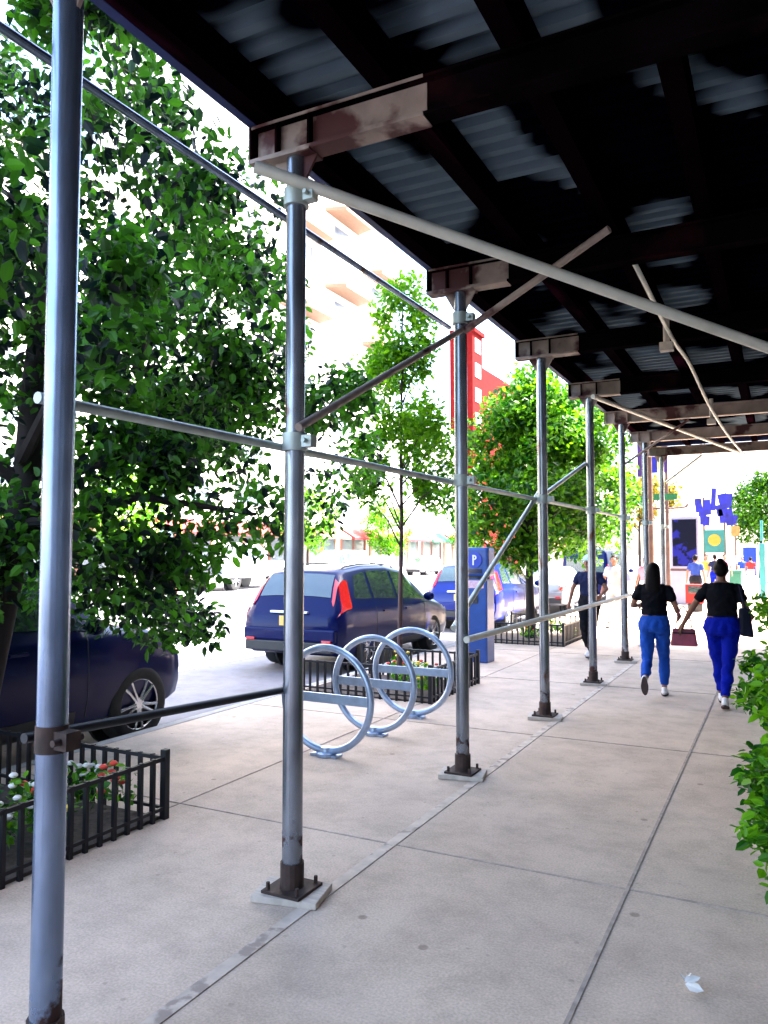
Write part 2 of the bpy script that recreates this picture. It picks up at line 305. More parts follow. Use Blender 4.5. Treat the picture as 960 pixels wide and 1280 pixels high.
for y in BEAMS:                                     # transverse I-beams
    b = MB(); b.box(-2.46, 1.5, y - .055, y + .055, 3.776, 3.79); b.box(-2.46, 1.5, y - .055, y + .055, 3.956, 3.97); b.box(-2.44, 1.5, y - .006, y + .006, 3.79, 3.956)
    for x in (-2.3, -2.1): b.box(x - .006, x + .006, y - .05, y + .05, 3.79, 3.956)
    b.box(-2.462, -2.455, y - .055, y + .055, 3.776, 3.97)
    bm_ = b.build('cross_beam', 'beam' if y > 11 else 'beam_shaded', shed)  # far beams get the lit tone throughout, nearer ones the painted shade
    if y < 11:
        xe = -1.45 if y < 4 else -1.8
        b = MB(); b.box(-2.466, xe, y - .059, y + .059, 3.770, 3.7755); b.box(-2.466, xe, y - .059, y - .0555, 3.7755, 3.792); b.box(-2.44, xe, y - .0095, y - .0065, 3.793, 3.955); b.box(-2.468, -2.463, y - .059, y + .059, 3.776, 3.97); b.box(-2.45, xe, y - .059, y - .0555, 3.955, 3.971)
        b.build('lit_end', 'beam', bm_)  # light on the outer beam end, painted in as paler strips
y1 = POSTS[-1] + .12
for x in (-2.36, -1.66, -1.01, -.40, .22, .84, 1.4):
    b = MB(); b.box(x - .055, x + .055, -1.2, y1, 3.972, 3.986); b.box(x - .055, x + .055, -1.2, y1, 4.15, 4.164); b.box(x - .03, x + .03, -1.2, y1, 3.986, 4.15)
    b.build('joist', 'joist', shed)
# corrugated deck (ribs run across the pavement)
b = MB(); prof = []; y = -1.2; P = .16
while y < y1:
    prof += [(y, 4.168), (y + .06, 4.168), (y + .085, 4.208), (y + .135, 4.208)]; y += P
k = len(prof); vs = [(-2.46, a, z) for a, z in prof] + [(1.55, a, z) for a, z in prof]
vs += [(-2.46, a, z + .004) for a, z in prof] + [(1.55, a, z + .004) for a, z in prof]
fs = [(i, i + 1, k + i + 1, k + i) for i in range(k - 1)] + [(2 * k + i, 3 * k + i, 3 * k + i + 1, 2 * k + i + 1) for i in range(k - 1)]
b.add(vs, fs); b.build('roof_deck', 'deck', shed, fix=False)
b = MB(); b.box(-2.5, -2.465, -1.2, y1 + .03, 4.0, 5.25); b.box(-2.5, 1.55, y1, y1 + .03, 4.0, 5.25)
b.build('parapet_panel', 'parapet_blue', shed)
MB().box(-2.46, -2.42, -1.2, y1, 3.972, 4.16).build('fascia', 'parapet_blue', shed)
def pipe(a, bb, r, m, name='brace', n=12, ext=.0):
    a, bb = Vector(a), Vector(bb); d = (bb - a).normalized(); return MB().tube([a - d * ext, bb + d * ext], r, n).build(name, m, shed, smooth=True)
XO = PX - .075; XI = PX + .075
pipe((XO, 1.80, 2.24), (XO, POSTS[5] + .2, 2.30), .021, 'brace', 'rail')
pipe((XO, 1.78, 1.08), (XO, 3.4, 1.0), .018, 'black_iron', 'guard_rail'); pipe((XI, 5.5, 1.05), (XI, POSTS[5] + .1, 1.05), .026, 'brace_pale', 'guard_rail')
pipe((-2.62, 1.0, 3.72), (-2.62, 6.4, 3.75), .021, 'galv_blue', 'rail')
pipe((PX - .12, 3.08, 3.66), (1.6, 6.42, 2.38), .031, 'brace_pale'); pipe((XI, 3.2, 2.33), (XI, 5.75, 3.56), .022, 'beam')
pipe((XI, 5.5, 3.42), (-.95, 5.1, 3.84), .026, 'beam')
pipe((XO, 5.6, 1.12), (XO, 8.05, 2.36), .022, 'brace'); pipe((XO, 7.9, 2.25), (XO, 10.3, 2.90), .024, 'brace')
pipe((XI, 10.1, 3.75), (-.6, 17.2, 3.72), .03, 'brace_pale'); pipe((XI, 17.2, 3.2), (-1.4, 17.25, 3.76), .028, 'brace_pale')
pipe((PX, 12.6, 3.1), (-1.2, 12.6, 3.76), .02, 'beam')
# hanging conduit and lamp boxes under the deck
def catm(P, n=8):
    P = [Vector(p) for p in P]; Q = [P[0] * 2 - P[1]] + P + [P[-1] * 2 - P[-2]]; out = []
    for i in range(1, len(Q) - 2):
        for k in range(n):
            t = k / n; a, b_, c, d = Q[i - 1:i + 3]
            out.append(.5 * ((2 * b_) + (c - a) * t + (2 * a - 5 * b_ + 4 * c - d) * t * t + (3 * b_ - a - 3 * c + d) * t ** 3))
    return out + [P[-1]]
MB().tube(catm([(-.95, 5.7, 3.95), (-.86, 5.9, 3.74), (-.85, 7.6, 3.72), (-.8, 8.6, 3.7), (-.72, 10.2, 3.5), (-.64, 12.4, 3.45), (-.6, 14.9, 3.55), (-.6, 17.3, 3.72)]), .018, 8).build('conduit', 'brace_pale', shed, smooth=True)
for x, y in ((-.9, 7.56), (-.85, 12.2)):
    b = MB(); b.tube([(x, y, 3.98), (x, y, 3.66)], .03, 10); b.box(x - .06, x + .06, y - .05, y + .05, 3.60, 3.68)
    b.build('lamp_box', 'pad', shed, bevel=.005)

# ------------------------------------------------------------ building beside the shed (shades the pavement)
bl = thing('brick_building', 'tall brick building beside the covered pavement, right of the shed', 'building', (0, 0, 0))
b = MB(); b.box(1.62, 14, -24, 17.4, 4.2, 21); b.box(1.62, 14, -24, 17.4, 0, .5)
for k in range(9): b.box(1.62, 14, -24 + k * 4.62, -23.2 + k * 4.62 if k < 8 else 17.4, .5, 4.2)
b.build('wall', 'brick_dark', bl)
for k in range(8):
    f = MB().box(1.75, 1.8, -23.2 + k * 4.62, -19.38 + k * 4.62, .5, 4.2).build('shop_window', 'window_dark', bl)
    b = MB()
    for q in range(4): b.box(1.70, 1.76, -23.2 + k * 4.62 + q * 1.25, -23.13 + k * 4.62 + q * 1.25, .5, 4.2)
    b.box(1.7, 1.76, -23.2 + k * 4.62, -19.38 + k * 4.62, 3.1, 3.2); b.build('frame', 'window_frame', f)
for lv in range(5):
    for k in range(12): MB().box(1.60, 1.66, -22 + k * 3.3, -20.6 + k * 3.3, 5.4 + lv * 3.1, 7.2 + lv * 3.1).build('window', 'window_dark', bl)
MB().box(1.4, 14.2, -24.2, 17.6, 21, 21.4).build('cornice', 'facade_cream', bl)

# ------------------------------------------------------------ far facades
def facade(name, label, x, y0, y1, h, wall, nfl, ncol, balc=(), shop=None, depth=12, face=1, win='window_dark', wy=.5, g0=4.2):
    t = thing(name, label, 'building', (x, y0, 0)); W = y1 - y0
    a, c = (-depth * face, 0); b = MB(); b.box(min(a, c), max(a, c), 0, W, 0, h); b.build('wall', wall, t)
    MB().box(min(a, .35 * face) - .0, max(a, .35 * face), -.1, W + .1, h, h + .5).build('cornice', wall, t)
    fh = (h - g0) / nfl; cw = W / ncol
    for i in range(nfl):
        for j_ in range(ncol):
            ya, za = cw * (j_ + .5 - wy / 2), g0 + fh * (i + .28); yb, zb = ya + cw * wy, za + fh * .5
            x0, x1 = sorted((.0, .04 * face)); o = MB().box(x0, x1, ya, yb, za, zb).build('window', win, t)
            f = MB(); x0, x1 = sorted((-.01 * face, .09 * face))
            f.box(x0, x1, ya - .1, ya, za - .1, zb + .1); f.box(x0, x1, yb, yb + .1, za - .1, zb + .1); f.box(x0, x1, ya, yb, za - .1, za); f.box(x0, x1, ya, yb, zb, zb + .1)
            f.box(x0, x1, ya, yb, (za + zb) / 2 - .04, (za + zb) / 2 + .04)
            f.build('frame', 'window_frame', o)
    for (j_, i) in balc:
        ya = cw * j_ + .3; z = g0 + fh * i; o = MB().prism([(0, ya), (1.7, ya + .7), (1.7, ya + cw - 1.3), (0, ya + cw - .6)], z, z + .3, 'xy').build('balcony', 'balcony', t)
        r = MB()
        for q in range(9):
            yy = ya + .7 + (cw - 2) * q / 8; r.tube([(1.6, yy, z + .3), (1.6, yy, z + 1.3)], .03, 5)
        r.box(1.56, 1.64, ya + .7, ya + cw - 1.3, z + 1.25, z + 1.33); r.build('railing', 'window_frame', o)
        MB().box(.02, .07, ya + 1.4, ya + cw - 2.2, z + .3, z + 2.6).build('balcony_door', 'brown_frame', t)
    if shop:
        n_ = max(2, int(W / 5))
        for q in range(n_):
            ya = W * q / n_ + .5; yb = W * (q + 1) / n_ - .5
            MB().box(.0, .05, ya, yb, .5, 2.9).build('shop_window', 'window_dark', t)
            mm = shop[q % len(shop)]
            MB().prism([(0.03, 3.9), (0.03, 3.1), (1.5, 2.9), (1.5, 3.05)], ya - .2, yb + .2, 'xz').build('awning', mm, t)
            for yy in (ya, (ya + yb) / 2, yb): MB().box(.0, .12, yy - .12, yy + .12, 0, 3.1).build('pilaster', 'brown_frame' if q % 2 else 'facade_tan', t)
    return t
facade('apartment_building', 'cream corner apartment building behind the big near tree', -33, -6, 22, 19, 'facade_cream', 5, 8, shop=('awning_green', 'shop_gold'))
facade('apartment_building', 'white walk up building with gold shop awnings behind the white pickup', -33, 22.3, 40, 22, 'facade_white', 6, 5, shop=('shop_gold', 'facade_tan', 'awning_red'))
facade('apartment_tower', 'tall white apartment tower with tan angular balconies behind the slim tree', -33, 40.3, 66, 40, 'facade_white', 11, 4,
       balc=[(1, 7), (1, 9), (3, 7), (3, 9), (1, 5), (3, 5), (2, 8), (2, 6)], shop=('awning_red', 'shop_gold', 'facade_tan'), wy=.45)
facade('apartment_building', 'pale grey building with red shop awnings between tower and red building', -33, 66.3, 84, 15, 'facade_grey', 4, 5, shop=('awning_red', 'awning_green'))
t = facade('red_building', 'bright red stepped building rising above the street trees', -33, 88, 91.5, 29, 'facade_red', 8, 1, shop=('awning_red',), depth=3)
MB().box(-3, -.2, 3.52, 20, 0, 25.4).build('wing', 'facade_red', t)
facade('apartment_building', 'distant cream building beyond the red one on the far side', -33, 110, 150, 17, 'facade_cream', 4, 12, shop=('shop_gold', 'awning_red'))
facade('corner_building', 'pale corner building past the cross street on the near side', 2.0, 57, 110, 15, 'facade_white', 4, 12, face=-1)
facade('corner_building', 'low pale building seen before the cross street beyond the shed', 6.0, 18, 43, 7, 'facade_cream', 1, 6, face=-1)

# ------------------------------------------------------------ trees
def leaves(clumps, size, per, squash=1.0, fold=True, droop=.4, seed=1):
    rnd = random.Random(seed); V = []; F = []
    for (cx, cy, cz, cr, dens) in clumps:
        for _ in range(int(per * dens)):
            while True:
                a, b_, c = rnd.uniform(-1, 1), rnd.uniform(-1, 1), rnd.uniform(-1, 1); q = a * a + b_ * b_ + c * c
                if q <= 1: break
            x, y, z = cx + a * cr, cy + b_ * cr, cz + c * cr * squash
            if z < .12: continue
            s = size * rnd.uniform(.6, 1.25)
            d = Vector((rnd.gauss(0, 1), rnd.gauss(0, 1), rnd.gauss(-droop, .7))).normalized()
            n_ = Vector((rnd.gauss(0, .7), rnd.gauss(0, .7), 1)); sd_ = d.cross(n_)
            if sd_.length < .01: continue
            sd_.normalize(); up = sd_.cross(d).normalized(); o = len(V); p = Vector((x, y, z))
            V += [p, p + d * s * .28 + sd_ * s * .27 + up * s * .05, p + d * s * .68 + sd_ * s * .24 + up * s * .03, p + d * s - up * s * .06, p + d * s * .68 - sd_ * s * .24 + up * s * .03, p + d * s * .28 - sd_ * s * .27 + up * s * .05]
            F += [(o, o + 1, o + 2, o + 3), (o, o + 3, o + 4, o + 5)]
    me = bpy.data.meshes.new('crown'); me.from_pydata([tuple(v) for v in V], [], F); return me
def in_crown(rnd, env, n, rmin, rmax, gap=.0, seed=0):
    out = []
    while len(out) < n:
        e = rnd.choice(env); a, b_, c = rnd.uniform(-1, 1), rnd.uniform(-1, 1), rnd.uniform(-1, 1); q = a * a + b_ * b_ + c * c
        if q > 1 or q < .08: continue
        p = Vector((e[0] + a * e[3], e[1] + b_ * e[4], e[2] + c * e[5]))
        if noise.noise(p * 1.1 + Vector((seed * 7.3, 0, 0))) < gap: continue
        out.append((p.x, p.y, p.z, rnd.uniform(rmin, rmax), rnd.uniform(.6, 1.3)))
    return out
def tree(label, base, env, ncl, per, size, lm, trunk_r, trunk_top, bm='bark', seed=1, gap=-.12, rr=(.22, .42), group='trees along the kerb', nlimb=14, droop=.4, extra=(), skip=None):
    rnd = random.Random(seed); bx, by = base; t = thing('street_tree', label, 'tree', (bx, by, 0), 0, group)
    cl = in_crown(rnd, [(e[0] - bx, e[1] - by, *e[2:]) for e in env], ncl, *rr, gap=gap, seed=seed)
    if skip: cl = [c for c in cl if not skip(c[0] + bx, c[1] + by, c[2] - c[3] * .8)]
    cl = cl + [(e[0] - bx, e[1] - by, *e[2:]) for e in extra]
    me = leaves(cl, size, per, seed=seed, droop=droop); me.materials.append(M[lm]); o = bpy.data.objects.new('crown', me); COL.objects.link(o); o.parent = t
    top = Vector(trunk_top) - Vector((bx, by, 0)); k = 7; pts = []; rad = []
    for i in range(k + 1):
        f = i / k; pts.append(Vector((top.x * f, top.y * f, top.z * f)) + Vector((rnd.uniform(-1, 1), rnd.uniform(-1, 1), 0)) * trunk_r * .35 * (i > 0)); rad.append(trunk_r * (1.25 if i == 0 else 1 - .75 * f))
    b = MB(); b.tube(pts, rad, 12)
    for c in rnd.sample(cl, min(nlimb, len(cl))):
        h = min(max(.35, (c[2] - .6) / top.z), .95); s = Vector((top.x * h, top.y * h, top.z * h)); e = Vector(c[:3]); mid = (s + e) / 2 + Vector((0, 0, .12 * (e - s).length))
        r0 = max(.008, trunk_r * (1 - .75 * h) * .55); b.tube([s, mid, e], [r0, r0 * .6, r0 * .25], 7)
    b.build('trunk', bm, t, smooth=True); return t
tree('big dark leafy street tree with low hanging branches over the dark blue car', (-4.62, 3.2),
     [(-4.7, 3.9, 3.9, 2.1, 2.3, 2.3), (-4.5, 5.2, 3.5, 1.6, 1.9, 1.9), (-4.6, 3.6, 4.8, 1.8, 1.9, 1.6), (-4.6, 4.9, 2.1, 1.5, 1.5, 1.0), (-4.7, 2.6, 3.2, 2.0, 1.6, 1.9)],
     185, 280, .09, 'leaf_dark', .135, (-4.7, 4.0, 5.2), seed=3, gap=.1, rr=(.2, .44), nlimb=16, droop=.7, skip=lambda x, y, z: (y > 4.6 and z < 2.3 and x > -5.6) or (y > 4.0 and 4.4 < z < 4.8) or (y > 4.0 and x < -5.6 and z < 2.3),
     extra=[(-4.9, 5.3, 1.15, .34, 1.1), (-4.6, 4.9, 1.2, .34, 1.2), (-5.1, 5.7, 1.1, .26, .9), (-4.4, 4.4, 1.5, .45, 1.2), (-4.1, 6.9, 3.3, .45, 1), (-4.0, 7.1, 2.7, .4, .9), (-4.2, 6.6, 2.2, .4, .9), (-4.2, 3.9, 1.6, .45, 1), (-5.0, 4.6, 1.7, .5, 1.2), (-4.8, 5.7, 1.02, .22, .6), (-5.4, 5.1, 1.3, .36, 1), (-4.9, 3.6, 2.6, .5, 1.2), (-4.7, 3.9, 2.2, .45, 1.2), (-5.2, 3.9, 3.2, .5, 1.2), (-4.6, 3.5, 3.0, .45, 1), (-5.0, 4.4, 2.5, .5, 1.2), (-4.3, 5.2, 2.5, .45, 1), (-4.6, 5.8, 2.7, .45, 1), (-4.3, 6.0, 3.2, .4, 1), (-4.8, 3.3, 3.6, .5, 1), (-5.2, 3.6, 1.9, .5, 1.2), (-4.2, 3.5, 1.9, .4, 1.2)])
tree('slim young tree with sparse light green leaves behind the bike racks', (-4.33, 8.85),
     [(-4.35, 8.85, 3.3, .62, .7, 1.35), (-4.33, 8.9, 4.3, .36, .4, 1.15), (-4.33, 8.85, 2.9, .75, .7, .8)], 110, 75, .085, 'leaf_light', .035, (-4.3, 8.9, 5.1), 'bark_thin', seed=5, gap=-.16, rr=(.12, .26), nlimb=20)
tree('bright green round street tree past the parking meter', (-4.5, 15.2),
     [(-4.5, 15.2, 3.7, 1.35, 1.6, 1.5), (-4.6, 15.0, 2.6, 1.6, 1.6, 1.0), (-4.4, 15.4, 4.5, .9, 1.1, .9)], 190, 120, .13, 'leaf_mid', .1, (-4.5, 15.3, 4.6), seed=8, gap=-.25, rr=(.25, .45), nlimb=16)
tree('darker street tree behind the bright green one, over the third pit', (-4.6, 21.3),
     [(-4.8, 21.3, 4.2, 1.4, 1.8, 2.1), (-4.8, 21.0, 2.8, 1.55, 1.8, 1.2)], 150, 110, .15, 'leaf_mid', .12, (-4.6, 21.4, 5.6), seed=11, gap=-.1, rr=(.28, .5))
tree('yellowish street tree before the cross street, left of the flag pole', (-4.8, 30.6),
     [(-4.7, 30.6, 3.9, 1.2, 1.3, 1.3)], 40, 90, .2, 'leaf_yellow', .08, (-4.75, 30.6, 4.3), seed=13, gap=-.1, rr=(.25, .45), nlimb=8)
tree('green street tree at the right end of the far pavement', (-1.2, 60),
     [(-1.0, 60, 4.8, 2.4, 2.4, 2.4)], 80, 110, .26, 'leaf_mid', .14, (-1.2, 60, 5.8), seed=17, gap=-.1, rr=(.5, .8), nlimb=8)
for q, (x, y, h, lb) in enumerate([(-30.4, 30, 6.5, 'street tree on the far side of the road, behind the white pickup'), (-30.4, 47, 7, 'street tree across the road seen below the balconies'), (-30.4, 60, 6.5, 'street tree across the road, left of the blue hatchback'), (-30.4, 78, 7.5, 'far street tree below the red building')]):
    tree(lb, (x, y), [(x, y, h * .62, 2.0, 2.2, h * .36)], 40, 100, .26, 'leaf_light', .13, (x, y, h * .8), seed=20 + q, gap=-.1, rr=(.45, .75), nlimb=8)

# ------------------------------------------------------------ tree pits
def pit(label, y0, y1, gaps, group='tree pit guards'):
    t = thing('tree_pit_guard', label, 'fence', (-4.5, (y0 + y1) / 2, 0), 0, group); X0, X1 = -5.28 + 4.5, -3.56 + 4.5; h = (y1 - y0) / 2
    sides = [((X1, -h), (X1, h)), ((X0, -h), (X1, -h)), ((X0, h), (X1, h))]
    for (a, c) in sides:
        b = MB(); a = Vector((*a, 0)); c = Vector((*c, 0)); d = c - a; n_ = max(2, int(d.length / .105)); u = d.normalized(); m = Matrix.Translation(a) @ Matrix.Rotation(math.atan2(u.y, u.x), 4, 'Z')
        for i in range(1, n_): xx = d.length * i / n_; b.box(xx - .012, xx + .012, -.012, .012, .0, .40, m)
        b.box(.02, d.length - .02, -.011, .011, .37, .395, m); b.box(.02, d.length - .02, -.010, .010, .06, .08, m); b.build('picket_panel', 'black_iron', t)
    for (x, y) in ((X0, -h), (X1, -h), (X0, h), (X1, h)): MB().box(x - .022, x + .022, y - .022, y + .022, 0, .44).build('corner_post', 'black_iron', t, bevel=.003)
    struct_ = MB().box(-5.3, -3.58, y0 + .02, y1 - .02, -.02, .02).build('pit_soil', 'soil'); struct(struct_)
    return t
pit('black iron tree guard around the near pit beside the dark blue car', 1.3, 3.84, ())
pit('black iron tree guard around the slim tree behind the bike racks', 8.08, 9.62, ())
pit('black iron tree guard around the bright green tree past the meter', 14.1, 16.4, ())
def plant(x, y, h, petal, seed, label):
    rnd = random.Random(seed); t = thing('flowering_plant', label, 'plant', (x, y, .02), 0, 'flowering plants in the tree pits')
    me = leaves([(0, 0, h * .5, h * .5, 1)], .07, 110, seed=seed); me.materials.append(M['leaf_bush']); o = bpy.data.objects.new('foliage', me); COL.objects.link(o); o.parent = t
    b = MB()
    for _ in range(9):
        a = rnd.uniform(0, 6.28); r = rnd.uniform(0, h * .45); z = h * rnd.uniform(.6, 1.05); b.ell((r * math.cos(a), r * math.sin(a), z), (.026, .026, .016), 8, 5)
    b.build('blossom', petal, t, smooth=True)
rnd = random.Random(4); q = 0; ORD = ['first', 'second', 'third', 'fourth', 'fifth', 'sixth', 'seventh', 'eighth', 'ninth', 'tenth', 'eleventh', 'twelfth', 'thirteenth', 'fourteenth', 'fifteenth', 'sixteenth', 'seventeenth', 'eighteenth']
pn = {'petal_yellow': 'yellow', 'petal_red': 'red', 'petal_white': 'white'}
for (y0, y1, n_, where) in ((1.9, 3.72, 18, 'near tree guard'), (8.25, 9.5, 7, 'tree guard behind the racks'), (14.25, 16.2, 6, 'tree guard past the meter')):
    for k in range(n_):
        pt = ('petal_yellow', 'petal_red', 'petal_white')[q % 3]; x, y = rnd.uniform(-4.6, -3.70), y0 + (y1 - y0) * (k + .5) / n_
        plant(x, y, rnd.uniform(.24, .4), pt, q, f'{ORD[k]} plant from the near end in the {where}, {pn[pt]} blossoms'); q += 1

# ------------------------------------------------------------ bike racks
def rack(y, label):
    t = thing('bike_rack', label, 'bike rack', (-3.44, y, 0), R(random.uniform(-4, 4)), 'round bike racks on the pavement')
    MB().ring((0, 0, .475), .43, .030, 'y', 64, 12).build('hoop', 'rack_steel', t, smooth=True)
    MB().box(-.40, .40, -.012, .012, .44, .52).build('crossbar', 'rack_steel', t, bevel=.004)
    b = MB(); b.loft([(0, 0, .001, .085, .085), (0, 0, .03, .085, .085), (0, 0, .04, .05, .05), (0, 0, .075, .045, .045)], 20); b.box(-.13, .13, -.05, .05, .001, .02); b.build('foot_plate', 'rack_steel', t, smooth=True)
    return t
rack(5.63, 'nearest round steel bike rack, partly behind the shed post'); rack(6.48, 'middle round steel bike rack of the row of three'); rack(7.34, 'farthest round steel bike rack, in front of the tree guard')

# ------------------------------------------------------------ parking meter
t = thing('parking_meter', 'blue pay and display parking meter cabinet with round P sign', 'parking meter', (-4.27, 11.6, 0), R(-2))
MB().box(-.20, .20, -.16, .16, .0, 1.30).build('cabinet', 'meter_blue', t, bevel=.02)
MB().loft([(0, 0, 1.30, .18, .13), (0, 0, 1.34, .18, .13)], 24).build('collar', 'black_trim', t)
MB().box(-.22, .22, -.15, .15, 1.34, 1.80).build('head', 'meter_blue', t, bevel=.04)
b = MB(); b.tube([(0.0, -.165, 1.60), (0, -.150, 1.60)], .12, 32); sgn = b.build('sign_disc', 'meter_sign', t, smooth=True)
b = MB(); b.box(-.035, -.010, -.172, -.1655, 1.52, 1.68)
pts = []
for i in range(13): a = R(90 - 180 * i / 12); pts.append((-.010 + .045 * math.cos(a), 1.64 + .04 * math.sin(a)))
for i in range(13): a = R(-90 + 180 * i / 12); pts.append((-.010 + .022 * math.cos(a), 1.64 + .018 * math.sin(a)))
b.prism(pts, -.172, -.1655); b.build('letter', 'plate_white', sgn)
MB().box(-.15, .15, -.166, -.155, 1.26 - .1, 1.28).build('rate_label', 'meter_label', t); MB().box(-.12, .12, -.157, -.148, 1.39, 1.46).build('screen', 'screen_dark', t)
MB().box(-.05, .05, -.172, -.158, .92, 1.05).build('card_slot', 'black_trim', t, bevel=.004)
MB().box(-.17, .17, -.162, -.158, .10, .85).build('service_door', 'meter_blue', t, bevel=.001)

# ------------------------------------------------------------ cars
def lerp(a, b_, t): return a + (b_ - a) * t
SUV = [(0, .74, .42, .82, .86, .72), (.05, .86, .33, .90, .95, .74), (.14, .895, .29, .98, 1.12, .74), (.26, .905, .27, 1.00, 1.34, .70), (.42, .91, .25, 1.01, 1.54, .655), (.62, .912, .24, 1.01, 1.60, .64), (1.3, .912, .24, 1.0, 1.655, .62), (2.1, .912, .24, .99, 1.65, .61), (2.7, .912, .24, .98, 1.58, .60), (3.0, .912, .24, .98, 1.40, .64), (3.35, .91, .24, .98, 1.14, .72), (3.5, .90, .24, .97, 1.05, .76), (3.9, .89, .25, .90, .99, .70), (4.25, .86, .27, .80, .90, .64), (4.45, .78, .30, .70, .78, .58), (4.53, .66, .38, .60, .64, .5)]
BIG = [(a, b_, c * 1.1, d * (1.12 if a < 3.7 else 1.2), e * 1.12 if a < 3.7 else e * 1.16, f) for (a, b_, c, d, e, f) in SUV]
SEDAN = [(0, .72, .40, .74, .80, .62), (.06, .84, .32, .86, .92, .68), (.3, .88, .26, .93, 1.02, .68), (.7, .90, .24, .94, 1.08, .68), (1.0, .905, .23, .94, 1.20, .64), (1.35, .91, .23, .94, 1.36, .58), (1.7, .91, .23, .93, 1.42, .56), (2.3, .91, .23, .92, 1.43, .55), (2.7, .91, .23, .92, 1.38, .56), (3.05, .91, .23, .92, 1.22, .62), (3.35, .91, .23, .92, 1.03, .70), (3.5, .90, .23, .91, .97, .74), (4.0, .885, .24, .84, .91, .68), (4.4, .86, .25, .76, .84, .64), (4.62, .80, .29, .66, .72, .58), (4.72, .66, .36, .56, .60, .5)]
VAN = [(0, .86, .42, 1.0, 1.7, .80), (.04, .93, .36, 1.05, 1.95, .80), (.15, .95, .30, 1.08, 2.02, .78), (1.5, .96, .30, 1.08, 2.06, .76), (3.0, .96, .30, 1.08, 2.04, .74), (3.5, .96, .30, 1.06, 1.85, .72), (4.0, .95, .30, 1.05, 1.4, .74), (4.3, .94, .30, 1.02, 1.14, .76), (4.8, .90, .32, .92, 1.0, .7), (5.0, .78, .4, .76, .8, .6)]
PICK = [(0, .86, .55, 1.05, 1.07, .82), (.05, .95, .50, 1.08, 1.10, .86), (.4, .97, .48, 1.10, 1.12, .88), (1.9, .97, .48, 1.10, 1.12, .88), (1.98, .97, .46, 1.12, 1.72, .68), (2.2, .97, .46, 1.12, 1.82, .66), (3.1, .97, .46, 1.12, 1.84, .65), (3.5, .97, .46, 1.12, 1.72, .66), (3.9, .97, .46, 1.14, 1.35, .74), (4.05, .96, .46, 1.14, 1.24, .78), (4.9, .94, .46, 1.10, 1.19, .76), (5.35, .92, .48, 1.04, 1.12, .74), (5.45, .84, .52, .98, 1.0, .7)]
def S_at(st, y):
    y = max(st[0][0], min(st[-1][0], y))
    for i in range(len(st) - 1):
        if y <= st[i + 1][0] + 1e-9:
            t = (y - st[i][0]) / (st[i + 1][0] - st[i][0]); return [lerp(a, b_, t) for a, b_ in zip(st[i][1:], st[i + 1][1:])]
def section(st, y):
    w_, zb, zl, zt, wt = S_at(st, y); wt = min(wt, w_ * .97)
    return [(0, zb), (w_ * .86, zb), (w_ * .95, zb + .05), (w_, lerp(zb, zl, .35)), (w_ * 1.005, lerp(zb, zl, .68)), (w_ * .985, zl - .04), (w_ * .955, zl), (lerp(w_ * .955, wt, .93), lerp(zl, zt, .90)), (wt * .90, zt - .005), (wt * .5, zt + .012), (0, zt + .018)]
def SP(st, y, s, side=1):
    sec = section(st, y); s = max(0, min(9.999, s)); i = int(s); f = s - i; a, b_ = sec[i], sec[i + 1]; return Vector((side * lerp(a[0], b_[0], f), y, lerp(a[1], b_[1], f)))
